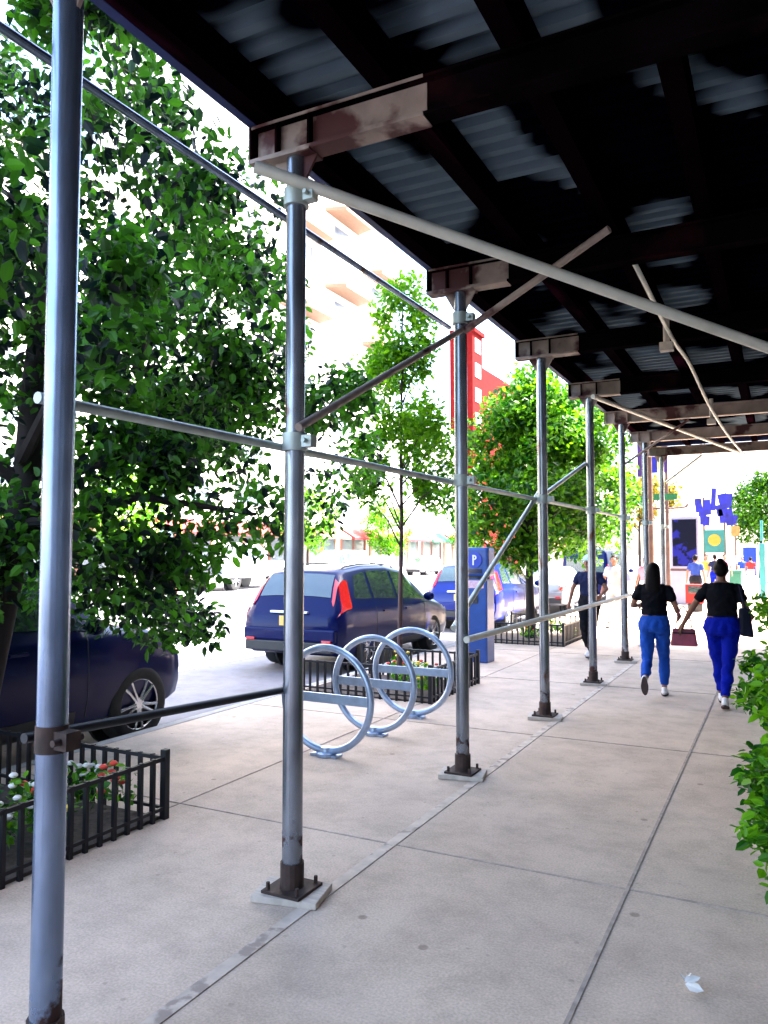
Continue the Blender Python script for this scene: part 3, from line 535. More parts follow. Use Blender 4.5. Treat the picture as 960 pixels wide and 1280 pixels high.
def car(name, label, st, paint, loc, rz=0, wb=(.85, 3.45), wr=.34, style='suv', cat='car', group=None, plate='plate_yellow', detail=True):
    t = thing(name, label, cat, loc, rz, group); Lc = st[-1][0]
    ys = []; 
    for i in range(len(st) - 1):
        k = max(1, int((st[i + 1][0] - st[i][0]) / .09)); ys += [lerp(st[i][0], st[i + 1][0], q / k) for q in range(k)]
    ys.append(Lc); vs = []; n_ = 20
    for y in ys:
        sec = section(st, y); ring = [(x, y, z) for x, z in sec] + [(-x, y, z) for x, z in sec[-2:0:-1]]; vs += ring
    K = len(ys); fs = [(i * n_ + j_, i * n_ + (j_ + 1) % n_, (i + 1) * n_ + (j_ + 1) % n_, (i + 1) * n_ + j_) for i in range(K - 1) for j_ in range(n_)] + [tuple(range(n_)), tuple((K - 1) * n_ + j_ for j_ in range(n_))[::-1]]
    body = MB().add(vs, fs).build('body', paint, t)
    cut = MB()
    for y in wb: cut.tube([(-1.2, y, wr), (-.62, y, wr)], wr * 1.14, 28); cut.tube([(.62, y, wr), (1.2, y, wr)], wr * 1.14, 28)
    co = cut.build('cutter', paint); md = body.modifiers.new('b', 'BOOLEAN'); md.object = co; md.operation = 'DIFFERENCE'; md.solver = 'EXACT'
    apply_mods(body); bpy.data.objects.remove(co)
    body.data.shade_smooth(); body.data.set_sharp_from_angle(angle=R(38))
    for y in wb: 
        for s in (-1, 1): MB().tube([(s * .60, y, wr), (s * .64, y, wr)], wr * 1.16, 24).build('wheel_well', 'black_trim', t)
    def patch(nm, m, cs, par=None, th=.006, side=(1, -1), nu=8, nv=5, off=.003):
        for sd_ in side:
            vo = []; vi = []
            for i in range(nu + 1):
                for j_ in range(nv + 1):
                    u, v = i / nu, j_ / nv; y = lerp(lerp(cs[0][0], cs[1][0], u), lerp(cs[3][0], cs[2][0], u), v); s = lerp(lerp(cs[0][1], cs[1][1], u), lerp(cs[3][1], cs[2][1], u), v)
                    p = SP(st, y, s, sd_); e = .01; d1 = SP(st, min(y + e, Lc), s, sd_) - SP(st, max(0, y - e), s, sd_); d2 = SP(st, y, s + e, sd_) - SP(st, y, s - e, sd_); nn = d1.cross(d2).normalized()
                    if nn.dot(p - Vector((0, y, .7))) < 0: nn = -nn
                    vo.append(p + nn * (th + off)); vi.append(p - nn * .01)
            q = nv + 1; N_ = len(vo); f1 = [(i * q + j_, (i + 1) * q + j_, (i + 1) * q + j_ + 1, i * q + j_ + 1) for i in range(nu) for j_ in range(nv)]
            rim = [(i * q) for i in range(nu + 1)] + [nu * q + j_ for j_ in range(1, q)] + [i * q + nv for i in range(nu - 1, -1, -1)] + [j_ for j_ in range(nv - 1, 0, -1)]
            f2 = [(rim[a], rim[(a + 1) % len(rim)], rim[(a + 1) % len(rim)] + N_, rim[a] + N_) for a in range(len(rim))]
            MB().add(vo + vi, f1 + f2).build(nm, m, par or t, smooth=True)
    def across(nm, m, y0, y1, smin, par=None, th=.006):   # patch over the top from one side to the other
        vo = []; nu, hw = 8, 8
        for i in range(nu + 1):
            y = lerp(y0, y1, i / nu); row = []
            for j_ in range(-hw, hw + 1):
                s = lerp(9.999, smin, abs(j_) / hw); p = SP(st, y, s, 1 if j_ >= 0 else -1); e = .01; dz = (SP(st, min(Lc, y + e), s) - SP(st, max(0, y - e), s)); sl = dz.z / max(1e-4, dz.y); nn = Vector((.25 * j_ / hw, -sl, 1)).normalized(); vo.append(p + nn * (th + .004))
        q = 2 * hw + 1; f1 = [(i * q + j_, (i + 1) * q + j_, (i + 1) * q + j_ + 1, i * q + j_ + 1) for i in range(nu) for j_ in range(q - 1)]
        MB().add(vo, f1).build(nm, m, par or t, smooth=True)
    if style == 'suv':
        patch('rear_quarter_window', 'glass', [(.62, 6.25), (1.18, 6.2), (1.18, 6.95), (.80, 6.9)])
        patch('rear_door_window', 'glass', [(1.26, 6.2), (2.06, 6.15), (2.06, 6.95), (1.26, 6.95)]); patch('front_door_window', 'glass', [(2.14, 6.15), (3.22, 6.12), (2.72, 6.95), (2.14, 6.95)])
        across('rear_window', 'glass', .17, .40, 8.0); across('windscreen', 'glass', 2.78, 3.42, 7.9)
        patch('tail_lamp', 'tail_red', [(.035, 5.2), (.40, 5.6), (.55, 6.8), (.30, 6.95)], nu=4, nv=10, th=.010)
        patch('tail_lamp', 'tail_red', [(.10, 7.0), (.34, 7.0), (.36, 7.75), (.14, 7.6)], nu=6, nv=4, th=.012)
        patch('headlamp', 'lamp_clear', [(4.1, 5.1), (4.46, 4.9), (4.46, 5.9), (4.05, 6.0)])
        patch('sill_trim', 'black_trim', [(1.25, 1.3), (3.0, 1.3), (3.0, 2.5), (1.25, 2.5)])
    elif style == 'sedan':
        patch('rear_door_window', 'glass', [(1.12, 6.2), (2.0, 6.15), (2.0, 6.95), (1.5, 6.92)]); patch('front_door_window', 'glass', [(2.08, 6.15), (3.2, 6.12), (2.72, 6.95), (2.08, 6.95)])
        across('rear_window', 'glass', .78, 1.3, 7.9); across('windscreen', 'glass', 2.72, 3.4, 7.9)
        patch('tail_lamp', 'tail_red', [(.02, 4.9), (.3, 4.9), (.3, 5.8), (.02, 5.9)]); patch('headlamp', 'lamp_clear', [(4.2, 5.0), (4.66, 4.8), (4.64, 5.9), (4.1, 5.9)])
        patch('sill_trim', 'chrome', [(1.25, 2.1), (3.0, 2.1), (3.0, 2.35), (1.25, 2.35)])
    elif style == 'van':
        patch('front_door_window', 'glass', [(3.0, 6.2), (4.1, 6.2), (3.6, 6.9), (3.0, 6.95)]); patch('side_window', 'glass', [(1.0, 6.2), (2.8, 6.2), (2.8, 6.9), (1.0, 6.9)]); across('windscreen', 'glass', 3.55, 4.25, 7.9)
        patch('tail_lamp', 'tail_red', [(.0, 5.2), (.1, 5.2), (.1, 6.5), (.03, 6.5)]); patch('headlamp', 'lamp_clear', [(4.6, 5.0), (4.95, 4.8), (4.95, 5.9), (4.5, 5.9)])
        MB().box(-.7, .7, -.012, .02, 1.15, 1.65).build('rear_window', 'glass', t, bevel=.004)
    else:
        patch('rear_door_window', 'glass', [(2.2, 6.2), (2.75, 6.2), (2.75, 6.92), (2.25, 6.92)]); patch('front_door_window', 'glass', [(2.85, 6.2), (3.85, 6.15), (3.45, 6.92), (2.85, 6.92)]); across('windscreen', 'glass', 3.42, 4.02, 7.9)
        patch('tail_lamp', 'tail_red', [(.0, 4.5), (.12, 4.5), (.12, 5.8), (.02, 5.8)])
        MB().box(-.9, .9, 5.40, 5.475, .62, .96).build('grille', 'window_dark', t, bevel=.01)
        for s in (-1, 1): MB().box(s * .66 - .14, s * .66 + .14, 5.44, 5.49, .74, .95).build('headlamp', 'lamp_clear', t, bevel=.01)
        MB().box(-.96, .96, 5.42, 5.56, .45, .62).build('bumper', 'chrome', t, bevel=.02); MB().box(-.82, .82, .06, 1.92, 1.123, 1.14).build('bed_cover', 'black_trim', t)
    # rear details
    if style in ('suv', 'sedan'):
        MB().box(-.80, .80, -.045, .1, .34, .50).build('rear_bumper', 'black_trim', t, bevel=.02)
        b = MB(); b.box(-.84, .84, -.03, .08, .505, .70); b.build('bumper_cover', paint, t, bevel=.03)
        MB().box(-.155, .155, -.036, -.024, .74, .89, ).build('licence_plate', plate, t, bevel=.003)
        MB().box(-.34, .34, -.02, .03, .93, .965).build('plate_garnish', 'plate_white', t, bevel=.006)
        for s in (-1, 1): MB().box(s * .70 - .08, s * .70 + .08, -.05, .0, .50, .54).build('reflector', 'tail_red', t, bevel=.003)
        MB().box(-.62, .62, Lc - .16, Lc + .02, .32, .50).build('front_bumper', 'black_trim', t, bevel=.03)
    # doors: seams and handles
    if style != 'van' and detail:
        b = MB()
        for yy in ((1.22, 2.1, 3.12) if style != 'pickup' else (2.0, 2.8, 3.9)):
            for s in (-1, 1):
                pts = [SP(st, yy, q, s) + Vector((s * .001, 0, 0)) for q in (2.2, 3, 4, 5, 5.9)]; b.tube(pts, .005, 5)
        b.build('door_seam', 'black_trim', t)
        for yy in ((1.45, 2.3) if style != 'pickup' else (2.15, 2.95)):
            for s in (-1, 1): p = SP(st, yy, 4.75, s); MB().box(p.x - .018 + s * .01, p.x + .018 + s * .01, yy, yy + .18, p.z - .014, p.z + .014).build('door_handle', paint, t, bevel=.006)
    my = {'suv': 3.12, 'sedan': 3.1, 'van': 4.0, 'pickup': 3.8}[style]
    for s in (-1, 1): p = SP(st, my, 6.0, s); MB().ell((s * (abs(p.x) + .12), my, p.z + .09), (.11, .06, .08), 14, 8).build('wing_mirror', paint, t, smooth=True)
    if style == 'suv':
        for s in (-1, 1): MB().tube([SP(st, y, 8.1, s) + Vector((0, 0, .03 if .7 < y < 2.5 else -.01)) for y in (.6, .75, 1.2, 1.8, 2.4, 2.6)], .015, 6).build('roof_rail', 'black_trim', t, smooth=True)
        p = SP(st, .30, 9.9); MB().tube([(0, .16, 1.14), (.35, .22, 1.20)], .012, 6).build('rear_wiper', 'black_trim', t)
    # wheels
    k = 0
    for y in wb:
        for s in (-1, 1):
            W_ = bpy.data.objects.new('wheel', None)
            xx = s * .80; b = MB(); n2 = 36; prof = [(.60, -.10), (.86, -.11), (.98, -.09), (1.0, -.05), (1.0, .05), (.98, .09), (.86, .11), (.66, .10)]
            vs = []; 
            for i in range(n2):
                a = 2 * math.pi * i / n2
                for (rr, hh) in prof: vs.append((hh, rr * wr * math.cos(a), rr * wr * math.sin(a)))
            q = len(prof); b.add(vs, [(i * q + j_, i * q + j_ + 1, ((i + 1) % n2) * q + j_ + 1, ((i + 1) % n2) * q + j_) for i in range(n2) for j_ in range(q - 1)])
            ty = b.build('wheel', 'tyre', t, smooth=True, loc=(xx, y, wr))
            rm = MB(); o_ = s * .085; rm.ring((o_, 0, 0), wr * .67, .014, 'x', 36, 8); rm.tube([(o_ - s * .03, 0, 0), (o_ + s * .01, 0, 0)], wr * .17, 14)
            for i in range(10):
                a = 2 * math.pi * i / 10 + (.12 if i % 2 else -.12); ca, sa = math.cos(a), math.sin(a); a2 = 2 * math.pi * i / 10 + (.02 if i % 2 else -.02)
                rm.tube([(o_, wr * .12 * math.cos(a2), wr * .12 * math.sin(a2)), (o_ + s * .005, wr * .42 * ca, wr * .42 * sa), (o_, wr * .67 * ca, wr * .67 * sa)], [.018, .014, .018], 6)
            rm.build('rim', 'alloy', ty, smooth=True); MB().tube([(o_ - s * .10, 0, 0), (o_ - s * .04, 0, 0)], wr * .60, 24).build('brake_disc', 'black_trim', ty)
            bpy.data.objects.remove(W_)
    return t
car('parked_car', 'dark navy car in the foreground under the big tree, front wheel showing', BIG, 'car_navy', (-6.55, 1.95, -.15), 0, (.92, 3.78), .37, 'suv', group='cars parked along the kerb')
car('parked_car', 'dark blue sport utility car with tall red tail lamps behind the bike racks', SUV, 'car_blue', (-6.8, 10.0, -.15), 0, (.92, 3.55), .355, 'suv', group='cars parked along the kerb')
car('parked_car', 'brighter blue hatchback parked ahead, left of the parking meter', SUV, 'car_bright', (-6.75, 17.1, -.15), 0, (.92, 3.55), .34, 'suv', group='cars parked along the kerb')
car('parked_car', 'grey sedan parked beyond the blue hatchback behind the round tree', SEDAN, 'car_grey', (-6.7, 23.2, -.15), 0, (.9, 3.75), .33, 'sedan', group='cars parked along the kerb')
car('parked_van', 'dark blue van parked far ahead beyond the street trees', VAN, 'car_blue', (-6.6, 29.5, -.15), 0, (.95, 4.1), .36, 'van', 'van', group='cars parked along the kerb')
car('pickup_truck', 'white pickup truck facing the camera across the road', PICK, 'car_white', (-26.2, 36.6, -.15), R(180 + 8), (1.05, 4.5), .42, 'pickup', 'truck').scale = (1.3, 1.3, 1.3)
car('delivery_van', 'white van standing behind the white pickup across the road', VAN, 'car_white', (-24.6, 44, -.15), R(180), (.95, 4.1), .38, 'van', 'van')
car('parked_car', 'white sport utility car on the far kerb, seen below the slim tree', SUV, 'car_white', (-27.8, 55, -.15), R(180), (.92, 3.55), .35, 'suv', group='cars on the far kerb')
car('parked_car', 'grey sport utility car on the far kerb beyond the white one', SUV, 'car_grey', (-27.8, 64, -.15), R(180), (.92, 3.55), .35, 'suv', group='cars on the far kerb')

# ------------------------------------------------------------ people
def capsule(mb, pts, rad, n=14):
    pts = [Vector(p) for p in pts]; mb.tube(pts, rad, n)
    for p, r in zip(pts, rad): mb.ell(p, (r, r, r), n, 8)
CL = bpy.data.textures.new('folds', 'CLOUDS'); CL.noise_scale = .09; CL.noise_depth = 2
def fuse(mb, name, m, parent, vox, sm=3):
    o = mb.build(name, m, parent); md = o.modifiers.new('r', 'REMESH'); md.mode = 'VOXEL'; md.voxel_size = vox
    s = o.modifiers.new('s', 'SMOOTH'); s.iterations = sm; s.factor = .6
    if name in ('shirt', 'trousers'): dm = o.modifiers.new('d', 'DISPLACE'); dm.texture = CL; dm.strength = .035; dm.mid_level = .42
    apply_mods(o); o.data.shade_smooth(); return o
def hand(mb, w_, d, side, palm_n, sc=1., curl=.5):
    d = d.normalized(); sd_ = palm_n.cross(d).normalized() * side; pn_ = palm_n.normalized()
    capsule(mb, [w_, w_ + d * .045 * sc, w_ + d * .085 * sc], [.024 * sc, .030 * sc, .028 * sc], 10)
    for i, ln in enumerate((.068, .078, .074, .058)):
        b0 = w_ + d * .085 * sc + sd_ * (.028 - i * .0185) * sc; p1 = b0 + (d + pn_ * curl * .3).normalized() * ln * .5 * sc; p2 = p1 + (d + pn_ * curl * 1.1).normalized() * ln * .3 * sc; p3 = p2 + (d * .6 + pn_ * curl * 1.6).normalized() * ln * .25 * sc
        capsule(mb, [b0, p1, p2, p3], [.0095 * sc, .009 * sc, .0085 * sc, .0075 * sc], 8)
    b0 = w_ + d * .03 * sc + sd_ * .026 * sc; capsule(mb, [b0, b0 + (d * .7 + sd_ * .6) * .04 * sc, b0 + (d * 1.0 + sd_ * .55 + pn_ * .3) * .065 * sc], [.013 * sc, .011 * sc, .009 * sc], 8)
def person(label, loc, rz, H=1.6, shirt='shirt_black', pants='jeans_blue', skin='skin', hair='long', shoe='shoe_white', Lf=(0, .25, 0), Rf=(0, -.2, .0), lift=0, Lel=None, Lh=None, Rel=None, Rh=None, vox=.009, hip=.175, cap=None, arms=True, group=None, gender='f', name='person', hcol='hair'):
    t = thing(name, label, 'person', loc, rz, group); S = H / 1.6
    V = lambda *a: Vector(a) * S
    hz = .84; sh = 1.315; sw = .165 if gender == 'f' else .19
    Lel = Lel or (-.235, -.02, 1.06); Lh = Lh or (-.26, .06, .83); Rel = Rel or (.235, -.02, 1.06); Rh = Rh or (.26, .06, .83)
    # each foot: (x offset, y of ankle, lift height, pitch of foot)
    def leg(side, f):
        ank = Vector((side * (.085 + f[0]), f[1], .085 + f[2])); hp = Vector((side * .088, 0, hz)); L1, L2 = .40, .385
        d = ank - hp; D = min(d.length, L1 + L2 - .002); a = (L1 * L1 - L2 * L2 + D * D) / (2 * D); h_ = math.sqrt(max(0, L1 * L1 - a * a)); u = d.normalized(); fw = Vector((0, 1, 0)); fw = (fw - u * fw.dot(u)).normalized(); kn = hp + u * a + fw * h_; ank = hp + u * D
        return hp, kn, ank
    legs = [(-1, leg(-1, Lf), Lf), (1, leg(1, Rf), Rf)]
    def torso(mb, g, z0=.80, z1=1.36):
        R_ = [(.0, -.012, .78, hip * .80, .115), (0, -.016, .84, hip, .128), (0, -.012, .90, hip * .97, .122), (0, 0, .98, hip * .80, .100), (0, .005, 1.05, hip * .72 + .006, .092), (0, .008, 1.12, hip * .76, .098), (0, .01, 1.20, hip * .84, .108), (0, .005, 1.27, hip * .92, .102), (0, -.002, 1.32, sw * .95, .082), (0, -.008, 1.355, .10, .062), (0, -.008, 1.38, .058, .054)]
        mb.loft([(a * S, b_ * S, z * S, (rx + g) * S, (ry + g) * S) for a, b_, z, rx, ry in R_ if z0 <= z <= z1], 28)
    arm = [(-1, Lel, Lh), (1, Rel, Rh)]
    # body
    b = MB(); torso(b, -.006, .78, 1.4)
    capsule(b, [V(0, -.008, 1.34), V(0, .008, 1.44)], [.052 * S, .047 * S])
    hc = V(0, .02, 1.50)
    b.ell(hc, (.070 * S, .088 * S, .098 * S), 22, 16); b.ell(V(0, .045, 1.455), (.048 * S, .055 * S, .055 * S), 16, 10)
    b.ell(V(0, .108, 1.49), (.011 * S, .018 * S, .020 * S)); b.ell(V(0, .098, 1.445), (.022 * S, .012 * S, .009 * S))
    for s in (-1, 1): b.ell(V(s * .071, .012, 1.492), (.010 * S, .018 * S, .028 * S)); b.ell(V(s * .028, .088, 1.512), (.016 * S, .014 * S, .010 * S))
    for s, (hp, kn, an), f in legs: capsule(b, [hp * S, (hp + kn) / 2 * S, kn * S, (kn * .65 + an * .35) * S, an * S], [.072 * S, .064 * S, .048 * S, .047 * S, .031 * S])
    for s, el, hd in arm:
        a0 = V(s * sw, -.005, sh - .02); e = V(*el); h_ = V(*hd); capsule(b, [a0, (a0 + e) / 2, e, (e * .6 + h_ * .4), h_], [.044 * S, .040 * S, .033 * S, .033 * S, .022 * S], 12)
        d = (h_ - e).normalized(); pn_ = Vector((-s, 0, 0)); pn_ = (pn_ - d * pn_.dot(d)).normalized(); hand(b, h_, d, s, pn_, S, .6)
    fuse(b, 'body', skin, t, vox * .8, 1)
    for s in (-1, 1): MB().ell(V(s * .028, .099, 1.512), (.009 * S, .006 * S, .006 * S), 8, 6).build('eye', 'black_trim', t, smooth=True)
    # shirt
    b = MB(); torso(b, .010, .94, 1.36)
    for s, el, hd in arm:
        a0 = V(s * (sw - .01), -.005, sh - .025); e = V(*el); q = a0.lerp(e, .62); capsule(b, [a0, a0.lerp(e, .3)], [.058 * S, .056 * S]); b.tube([a0, a0.lerp(e, .3), q], [.058 * S, .056 * S, .055 * S], 16)
    fuse(b, 'shirt', shirt, t, vox, 3)
    # trousers
    b = MB(); torso(b, .006, .78, .985); b.ell(V(-.075, -.055, .83), (.085 * S, .085 * S, .09 * S)); b.ell(V(.075, -.055, .83), (.085 * S, .085 * S, .09 * S))
    for s, (hp, kn, an), f in legs:
        c2 = kn * .6 + an * .4; e = kn * .12 + an * .88
        capsule(b, [hp * S, ((hp + kn) / 2) * S, kn * S, c2 * S], [.096 * S, .083 * S, .060 * S, .060 * S]); b.tube([c2 * S, e * S], [.060 * S, .047 * S], 16)
    fuse(b, 'trousers', pants, t, vox, 3)
    # shoes
    for s, (hp, kn, an), f in legs:
        pitch = f[3] if len(f) > 3 else 0; mt = Matrix.Translation(an * S) @ Matrix.Rotation(pitch, 4, 'X') @ Matrix.Scale(S, 4)
        b = MB(); rot = mt.to_3x3()
        b.ell(mt @ Vector((0, -.02, -.035)), (.036, .05, .042), 14, 10, rot); b.ell(mt @ Vector((0, .07, -.05)), (.040, .095, .028), 16, 10, rot); b.ell(mt @ Vector((0, -.005, 0)), (.036, .042, .03), 14, 8, rot)
        so = fuse(b, 'shoe', shoe, t, .007, 2)
        b = MB(); n2 = 16; vs = []
        for z in (-.083, -.065): vs += [mt @ Vector(((.042 if math.sin(2 * math.pi * i / n2) > -.2 else .036) * math.cos(2 * math.pi * i / n2), .045 + .125 * math.sin(2 * math.pi * i / n2), z)) for i in range(n2)]
        b.add(vs, [tuple(range(n2))[::-1], tuple(range(n2, 2 * n2))] + [(i, (i + 1) % n2, n2 + (i + 1) % n2, n2 + i) for i in range(n2)]); b.build('sole', 'sole', so)
    # hair
    b = MB(); b.ell(V(0, .002, 1.525), (.080 * S, .094 * S, .092 * S), 20, 14)
    if hair == 'long':
        b.loft([(0, -.075 * S, 1.20 * S, .050 * S, .022 * S), (0, -.08 * S, 1.28 * S, .085 * S, .032 * S), (0, -.07 * S, 1.36 * S, .090 * S, .040 * S), (0, -.045 * S, 1.44 * S, .088 * S, .055 * S), (0, -.02 * S, 1.52 * S, .082 * S, .07 * S)], 20)
    elif hair == 'bun': b.ell(V(0, -.055, 1.595), (.042 * S, .042 * S, .036 * S)); b.ell(V(0, -.035, 1.475), (.066 * S, .055 * S, .055 * S))
    else: b.ell(V(0, -.025, 1.49), (.072 * S, .07 * S, .07 * S))
    # keep the face free
    h_ = fuse(b, 'hair', hcol, t, vox, 2)
    bm = bmesh.new(); bm.from_mesh(h_.data); bmesh.ops.delete(bm, geom=[v for v in bm.verts if v.co.y > .060 * S and v.co.z < 1.545 * S], context='VERTS'); bm.to_mesh(h_.data); bm.free(); h_.data.shade_smooth()
    if cap:
        c = MB(); c.ell(V(0, .01, 1.55), (.088 * S, .102 * S, .080 * S), 20, 12); c.ell(V(0, .12, 1.545), (.07 * S, .07 * S, .010 * S), 16, 6); c.build('cap', cap, t, smooth=True)
    return t
p1 = person('woman walking away with long dark hair, black top and light blue jeans', (-1.36, 9.72, 0), R(3), 1.58, 'shirt_black', 'jeans_light', 'skin', 'long',
       Lf=(.0, -.34, .17, -1.15), Rf=(.01, .12, 0, .0), Lel=(-.245, .0, 1.09), Lh=(-.20, .20, 1.08), Rel=(.25, .0, 1.08), Rh=(.265, .17, .99), hip=.175)
p2 = person('woman walking away with dark hair up, black top and deep blue jeans', (-.60, 9.50, 0), R(0), 1.62, 'shirt_black', 'jeans_blue', 'skin_dark', 'bun',
       Lf=(-.05, .22, 0, .15), Rf=(-.06, -.24, .02, -.30), Lel=(-.30, .02, 1.08), Lh=(-.42, .13, .87), Rel=(.25, -.02, 1.08), Rh=(.28, .16, 1.0), hip=.19)
person('person in dark top and pale cap walking closer behind the fourth post', (-2.82, 12.9, 0), R(172), 1.66, 'shirt_navy', 'trousers_black', 'skin', 'short', Lf=(0, .2, 0, .2), Rf=(0, -.18, .03, -.3), Lel=(-.28, .0, 1.08), Lh=(-.26, .18, 1.0), Rel=(.27, .0, 1.08), Rh=(.31, .05, .86), cap='cap_teal', vox=.011)
person('person in pale grey clothes walking beyond the dark capped one', (-3.42, 18.3, 0), R(175), 1.65, 'grey_cloth', 'grey_cloth', 'skin', 'short', Lf=(0, -.2, .03, -.3), Rf=(0, .2, 0, .2), vox=.013)
person('person in pink top standing near the far parked van', (-3.25, 21.8, 0), R(160), 1.6, 'pink_cloth', 'white_cloth', 'skin', 'short', vox=.013, shoe='shoe_white')
for (x, y, sh_, pa, rz, lb) in [(-2.42, 26.5, 'bright_blue_cloth', 'trousers_black', 0, 'distant person in bright blue top right of the advertising kiosk'), (-2.70, 34.2, 'yellow_cloth', 'grey_cloth', 170, 'distant person in yellow top below the blue banners'),
        (-2.35, 33.8, 'shirt_navy', 'jeans_blue', 10, 'distant person in navy top between the yellow and pink ones'), (-2.15, 36.5, 'pink_cloth', 'grey_cloth', 185, 'distant person in pink top below the blue banners'),
        (-1.4, 45.0, 'red_cloth', 'white_cloth', 0, 'distant person in red top at the cross street'), (-1.9, 47.5, 'bright_blue_cloth', 'grey_cloth', 180, 'distant person in blue top crossing the side street')]:
    person(lb, (x, y, 0 if y < 43.7 else -.14), R(rz), 1.66, sh_, pa, 'skin', 'short', vox=.02)
# bags
def at(root, v): return root.matrix_basis @ Vector(v)
t = thing('handbag', 'maroon leather handbag hanging beside the woman in light jeans', 'bag', (-1.03, 9.72, .62), R(8))
b = MB(); n = 2; vs = []
for y_ in (-.055, .055):
    k = 1 if y_ > 0 else 1
    vs += [(-.15, y_, 0), (.15, y_, 0), (.125, y_ * .6, .20), (-.125, y_ * .6, .20)]
b.add(vs, [(0, 1, 2, 3), (7, 6, 5, 4), (0, 4, 5, 1), (3, 2, 6, 7), (0, 3, 7, 4), (1, 5, 6, 2)]); b.build('pouch', 'bag_maroon', t, bevel=.02)
MB().tube(catm([(-.09, 0, .19), (-.07, .01, .32), (-.03, .03, .43), (.0, .05, .46), (.04, .04, .40), (.075, .01, .30), (.09, 0, .19)]), .008, 8).build('strap', 'bag_maroon', t, smooth=True)
MB().box(-.13, .13, -.062, -.045, .145, .16).build('zip_band', 'bag_black', t, bevel=.003)
t = thing('shoulder_bag', 'black shoulder bag under the right arm of the woman in deep blue jeans', 'bag', (-.365, 9.44, .80), R(10))
b = MB(); b.add([(-.06, -.11, 0), (.08, -.11, -.02), (.08, .12, -.02), (-.06, .12, 0), (-.05, -.09, .30), (.045, -.09, .30), (.045, .10, .30), (-.05, .10, .30)], [(3, 2, 1, 0), (4, 5, 6, 7), (0, 1, 5, 4), (1, 2, 6, 5), (2, 3, 7, 6), (3, 0, 4, 7)]); b.build('pouch', 'bag_black', t, bevel=.025)
MB().tube(catm([(.0, -.07, .28), (-.03, -.06, .42), (-.05, 0, .555), (-.03, .07, .42), (.0, .08, .28)]), .012, 8).build('strap', 'bag_black', t, smooth=True)

# ------------------------------------------------------------ far street furniture
t = thing('advertising_kiosk', 'tall white advertising kiosk with a dark blue lit screen', 'kiosk', (-2.83, 27.7, 0), R(-4))
MB().box(-.46, .46, -.16, .16, 0, 2.95).build('casing', 'kiosk_white', t, bevel=.03); MB().box(-.38, .38, -.172, -.158, 1.28, 2.85).build('screen', 'kiosk_screen', t)
MB().box(-.46, .46, -.165, -.161, 1.12, 1.2).build('trim', 'pole_brown', t)
t = thing('street_lamp', 'brown lamp post at the shed end with short curled arms', 'street lamp', (-3.62, 29.6, 0))
MB().tube([(0, 0, 0), (0, 0, .8), (0, 0, 4.2), (0, 0, 7.5)], [.11, .08, .06, .05], 12).build('pole', 'pole_brown', t, smooth=True)
MB().tube(catm([(-.7, 0, 3.55), (-.6, 0, 3.38), (0, 0, 3.35), (.6, 0, 3.38), (.7, 0, 3.5)]), .04, 8).build('arm', 'pole_brown', t, smooth=True)
t = thing('banner_pole', 'street pole carrying purple and blue yellow banners near the shed end', 'pole', (-3.56, 25.1, 0))
MB().tube([(0, 0, 0), (0, 0, 8)], [.09, .06], 12).build('pole', 'pole_brown', t, smooth=True)
b = MB()
def flag(x0, x1, z0, z1, m, y=-.08):
    MB().box(x0, x1, y - .01, y + .01, z0, z1).build('banner', m, t)
flag(-.36, -.08, 4.1, 5.3, 'banner_purple'); flag(.08, .24, 4.2, 5.4, 'banner_blue'); flag(.24, .36, 4.3, 5.4, 'banner_yellow'); flag(.36, .54, 4.2, 5.4, 'banner_purple')
t2 = MB(); t2.box(-.75, -.1, -.1, -.08, 3.28, 3.5); t2.box(.1, .8, -.1, -.08, 3.35, 3.55); t2.build('street_name_sign', 'sign_green', t)
t = thing('banner_stand', 'cluster of blue banners on two posts over a teal and yellow sign', 'banner', (-2.56, 36.9, 0))
for x in (-.42, .42): MB().tube([(x, 0, 0), (x, 0, 4.2)], .045, 8).build('post', 'pole_brown', t)
rr = random.Random(3)
for i, (x, w_, zc, h_) in enumerate([(-.62, .2, 3.85, .5), (-.46, .22, 3.35, .6), (-.26, .2, 3.75, .55), (-.30, .18, 3.15, .35), (.0, .14, 4.1, .8), (.22, .16, 3.6, .4), (.40, .26, 4.0, .55), (.60, .2, 4.05, .45), (.36, .2, 3.35, .5), (.62, .22, 3.3, .6), (.84, .12, 3.2, .3)]):
    m_ = Matrix.Translation((x, 0, zc)) @ Matrix.Rotation(R(rr.uniform(-12, 12)), 4, 'Y')
    w_ *= 1.5; h_ *= 1.25
    MB().box(-w_ / 2, w_ / 2, -.06 - .014 * (i % 3), -.05 - .014 * (i % 3), -h_ / 2, h_ / 2, m_).build('banner', 'banner_blue', t)
MB().box(-.42, .42, -.05, -.03, 1.75, 2.75).build('sign_panel', 'sign_teal', t); b = MB(); b.ell((0, -.055, 2.3), (.26, .008, .26), 20, 10); b.build('sign_disc', 'sign_yellow', t)
t = thing('signpost', 'teal painted cabinet pole at the right edge beyond the women', 'post', (-.62, 33.4, 0))
MB().box(-.10, .10, -.10, .10, 0, 2.1).build('cabinet', 'pole_teal', t, bevel=.02); MB().tube([(0, 0, 2.2), (0, 0, 3.0)], .05, 10).build('pole', 'pole_teal', t)
def simple(name, label, cat, parts, loc, rz=0):
    t = thing(name, label, cat, loc, rz)
    for (nm, m, bx) in parts: MB().box(*bx).build(nm, m, t, bevel=.02)
    return t
simple('litter_bin', 'green litter bin on the far pavement below the orange signs', 'litter bin', [('body', 'bin_green', (-.32, .32, -.3, .3, .02, .75)), ('lid', 'bin_green', (-.35, .35, -.33, .33, .76, .88))], (-2.05, 42.0, 0))
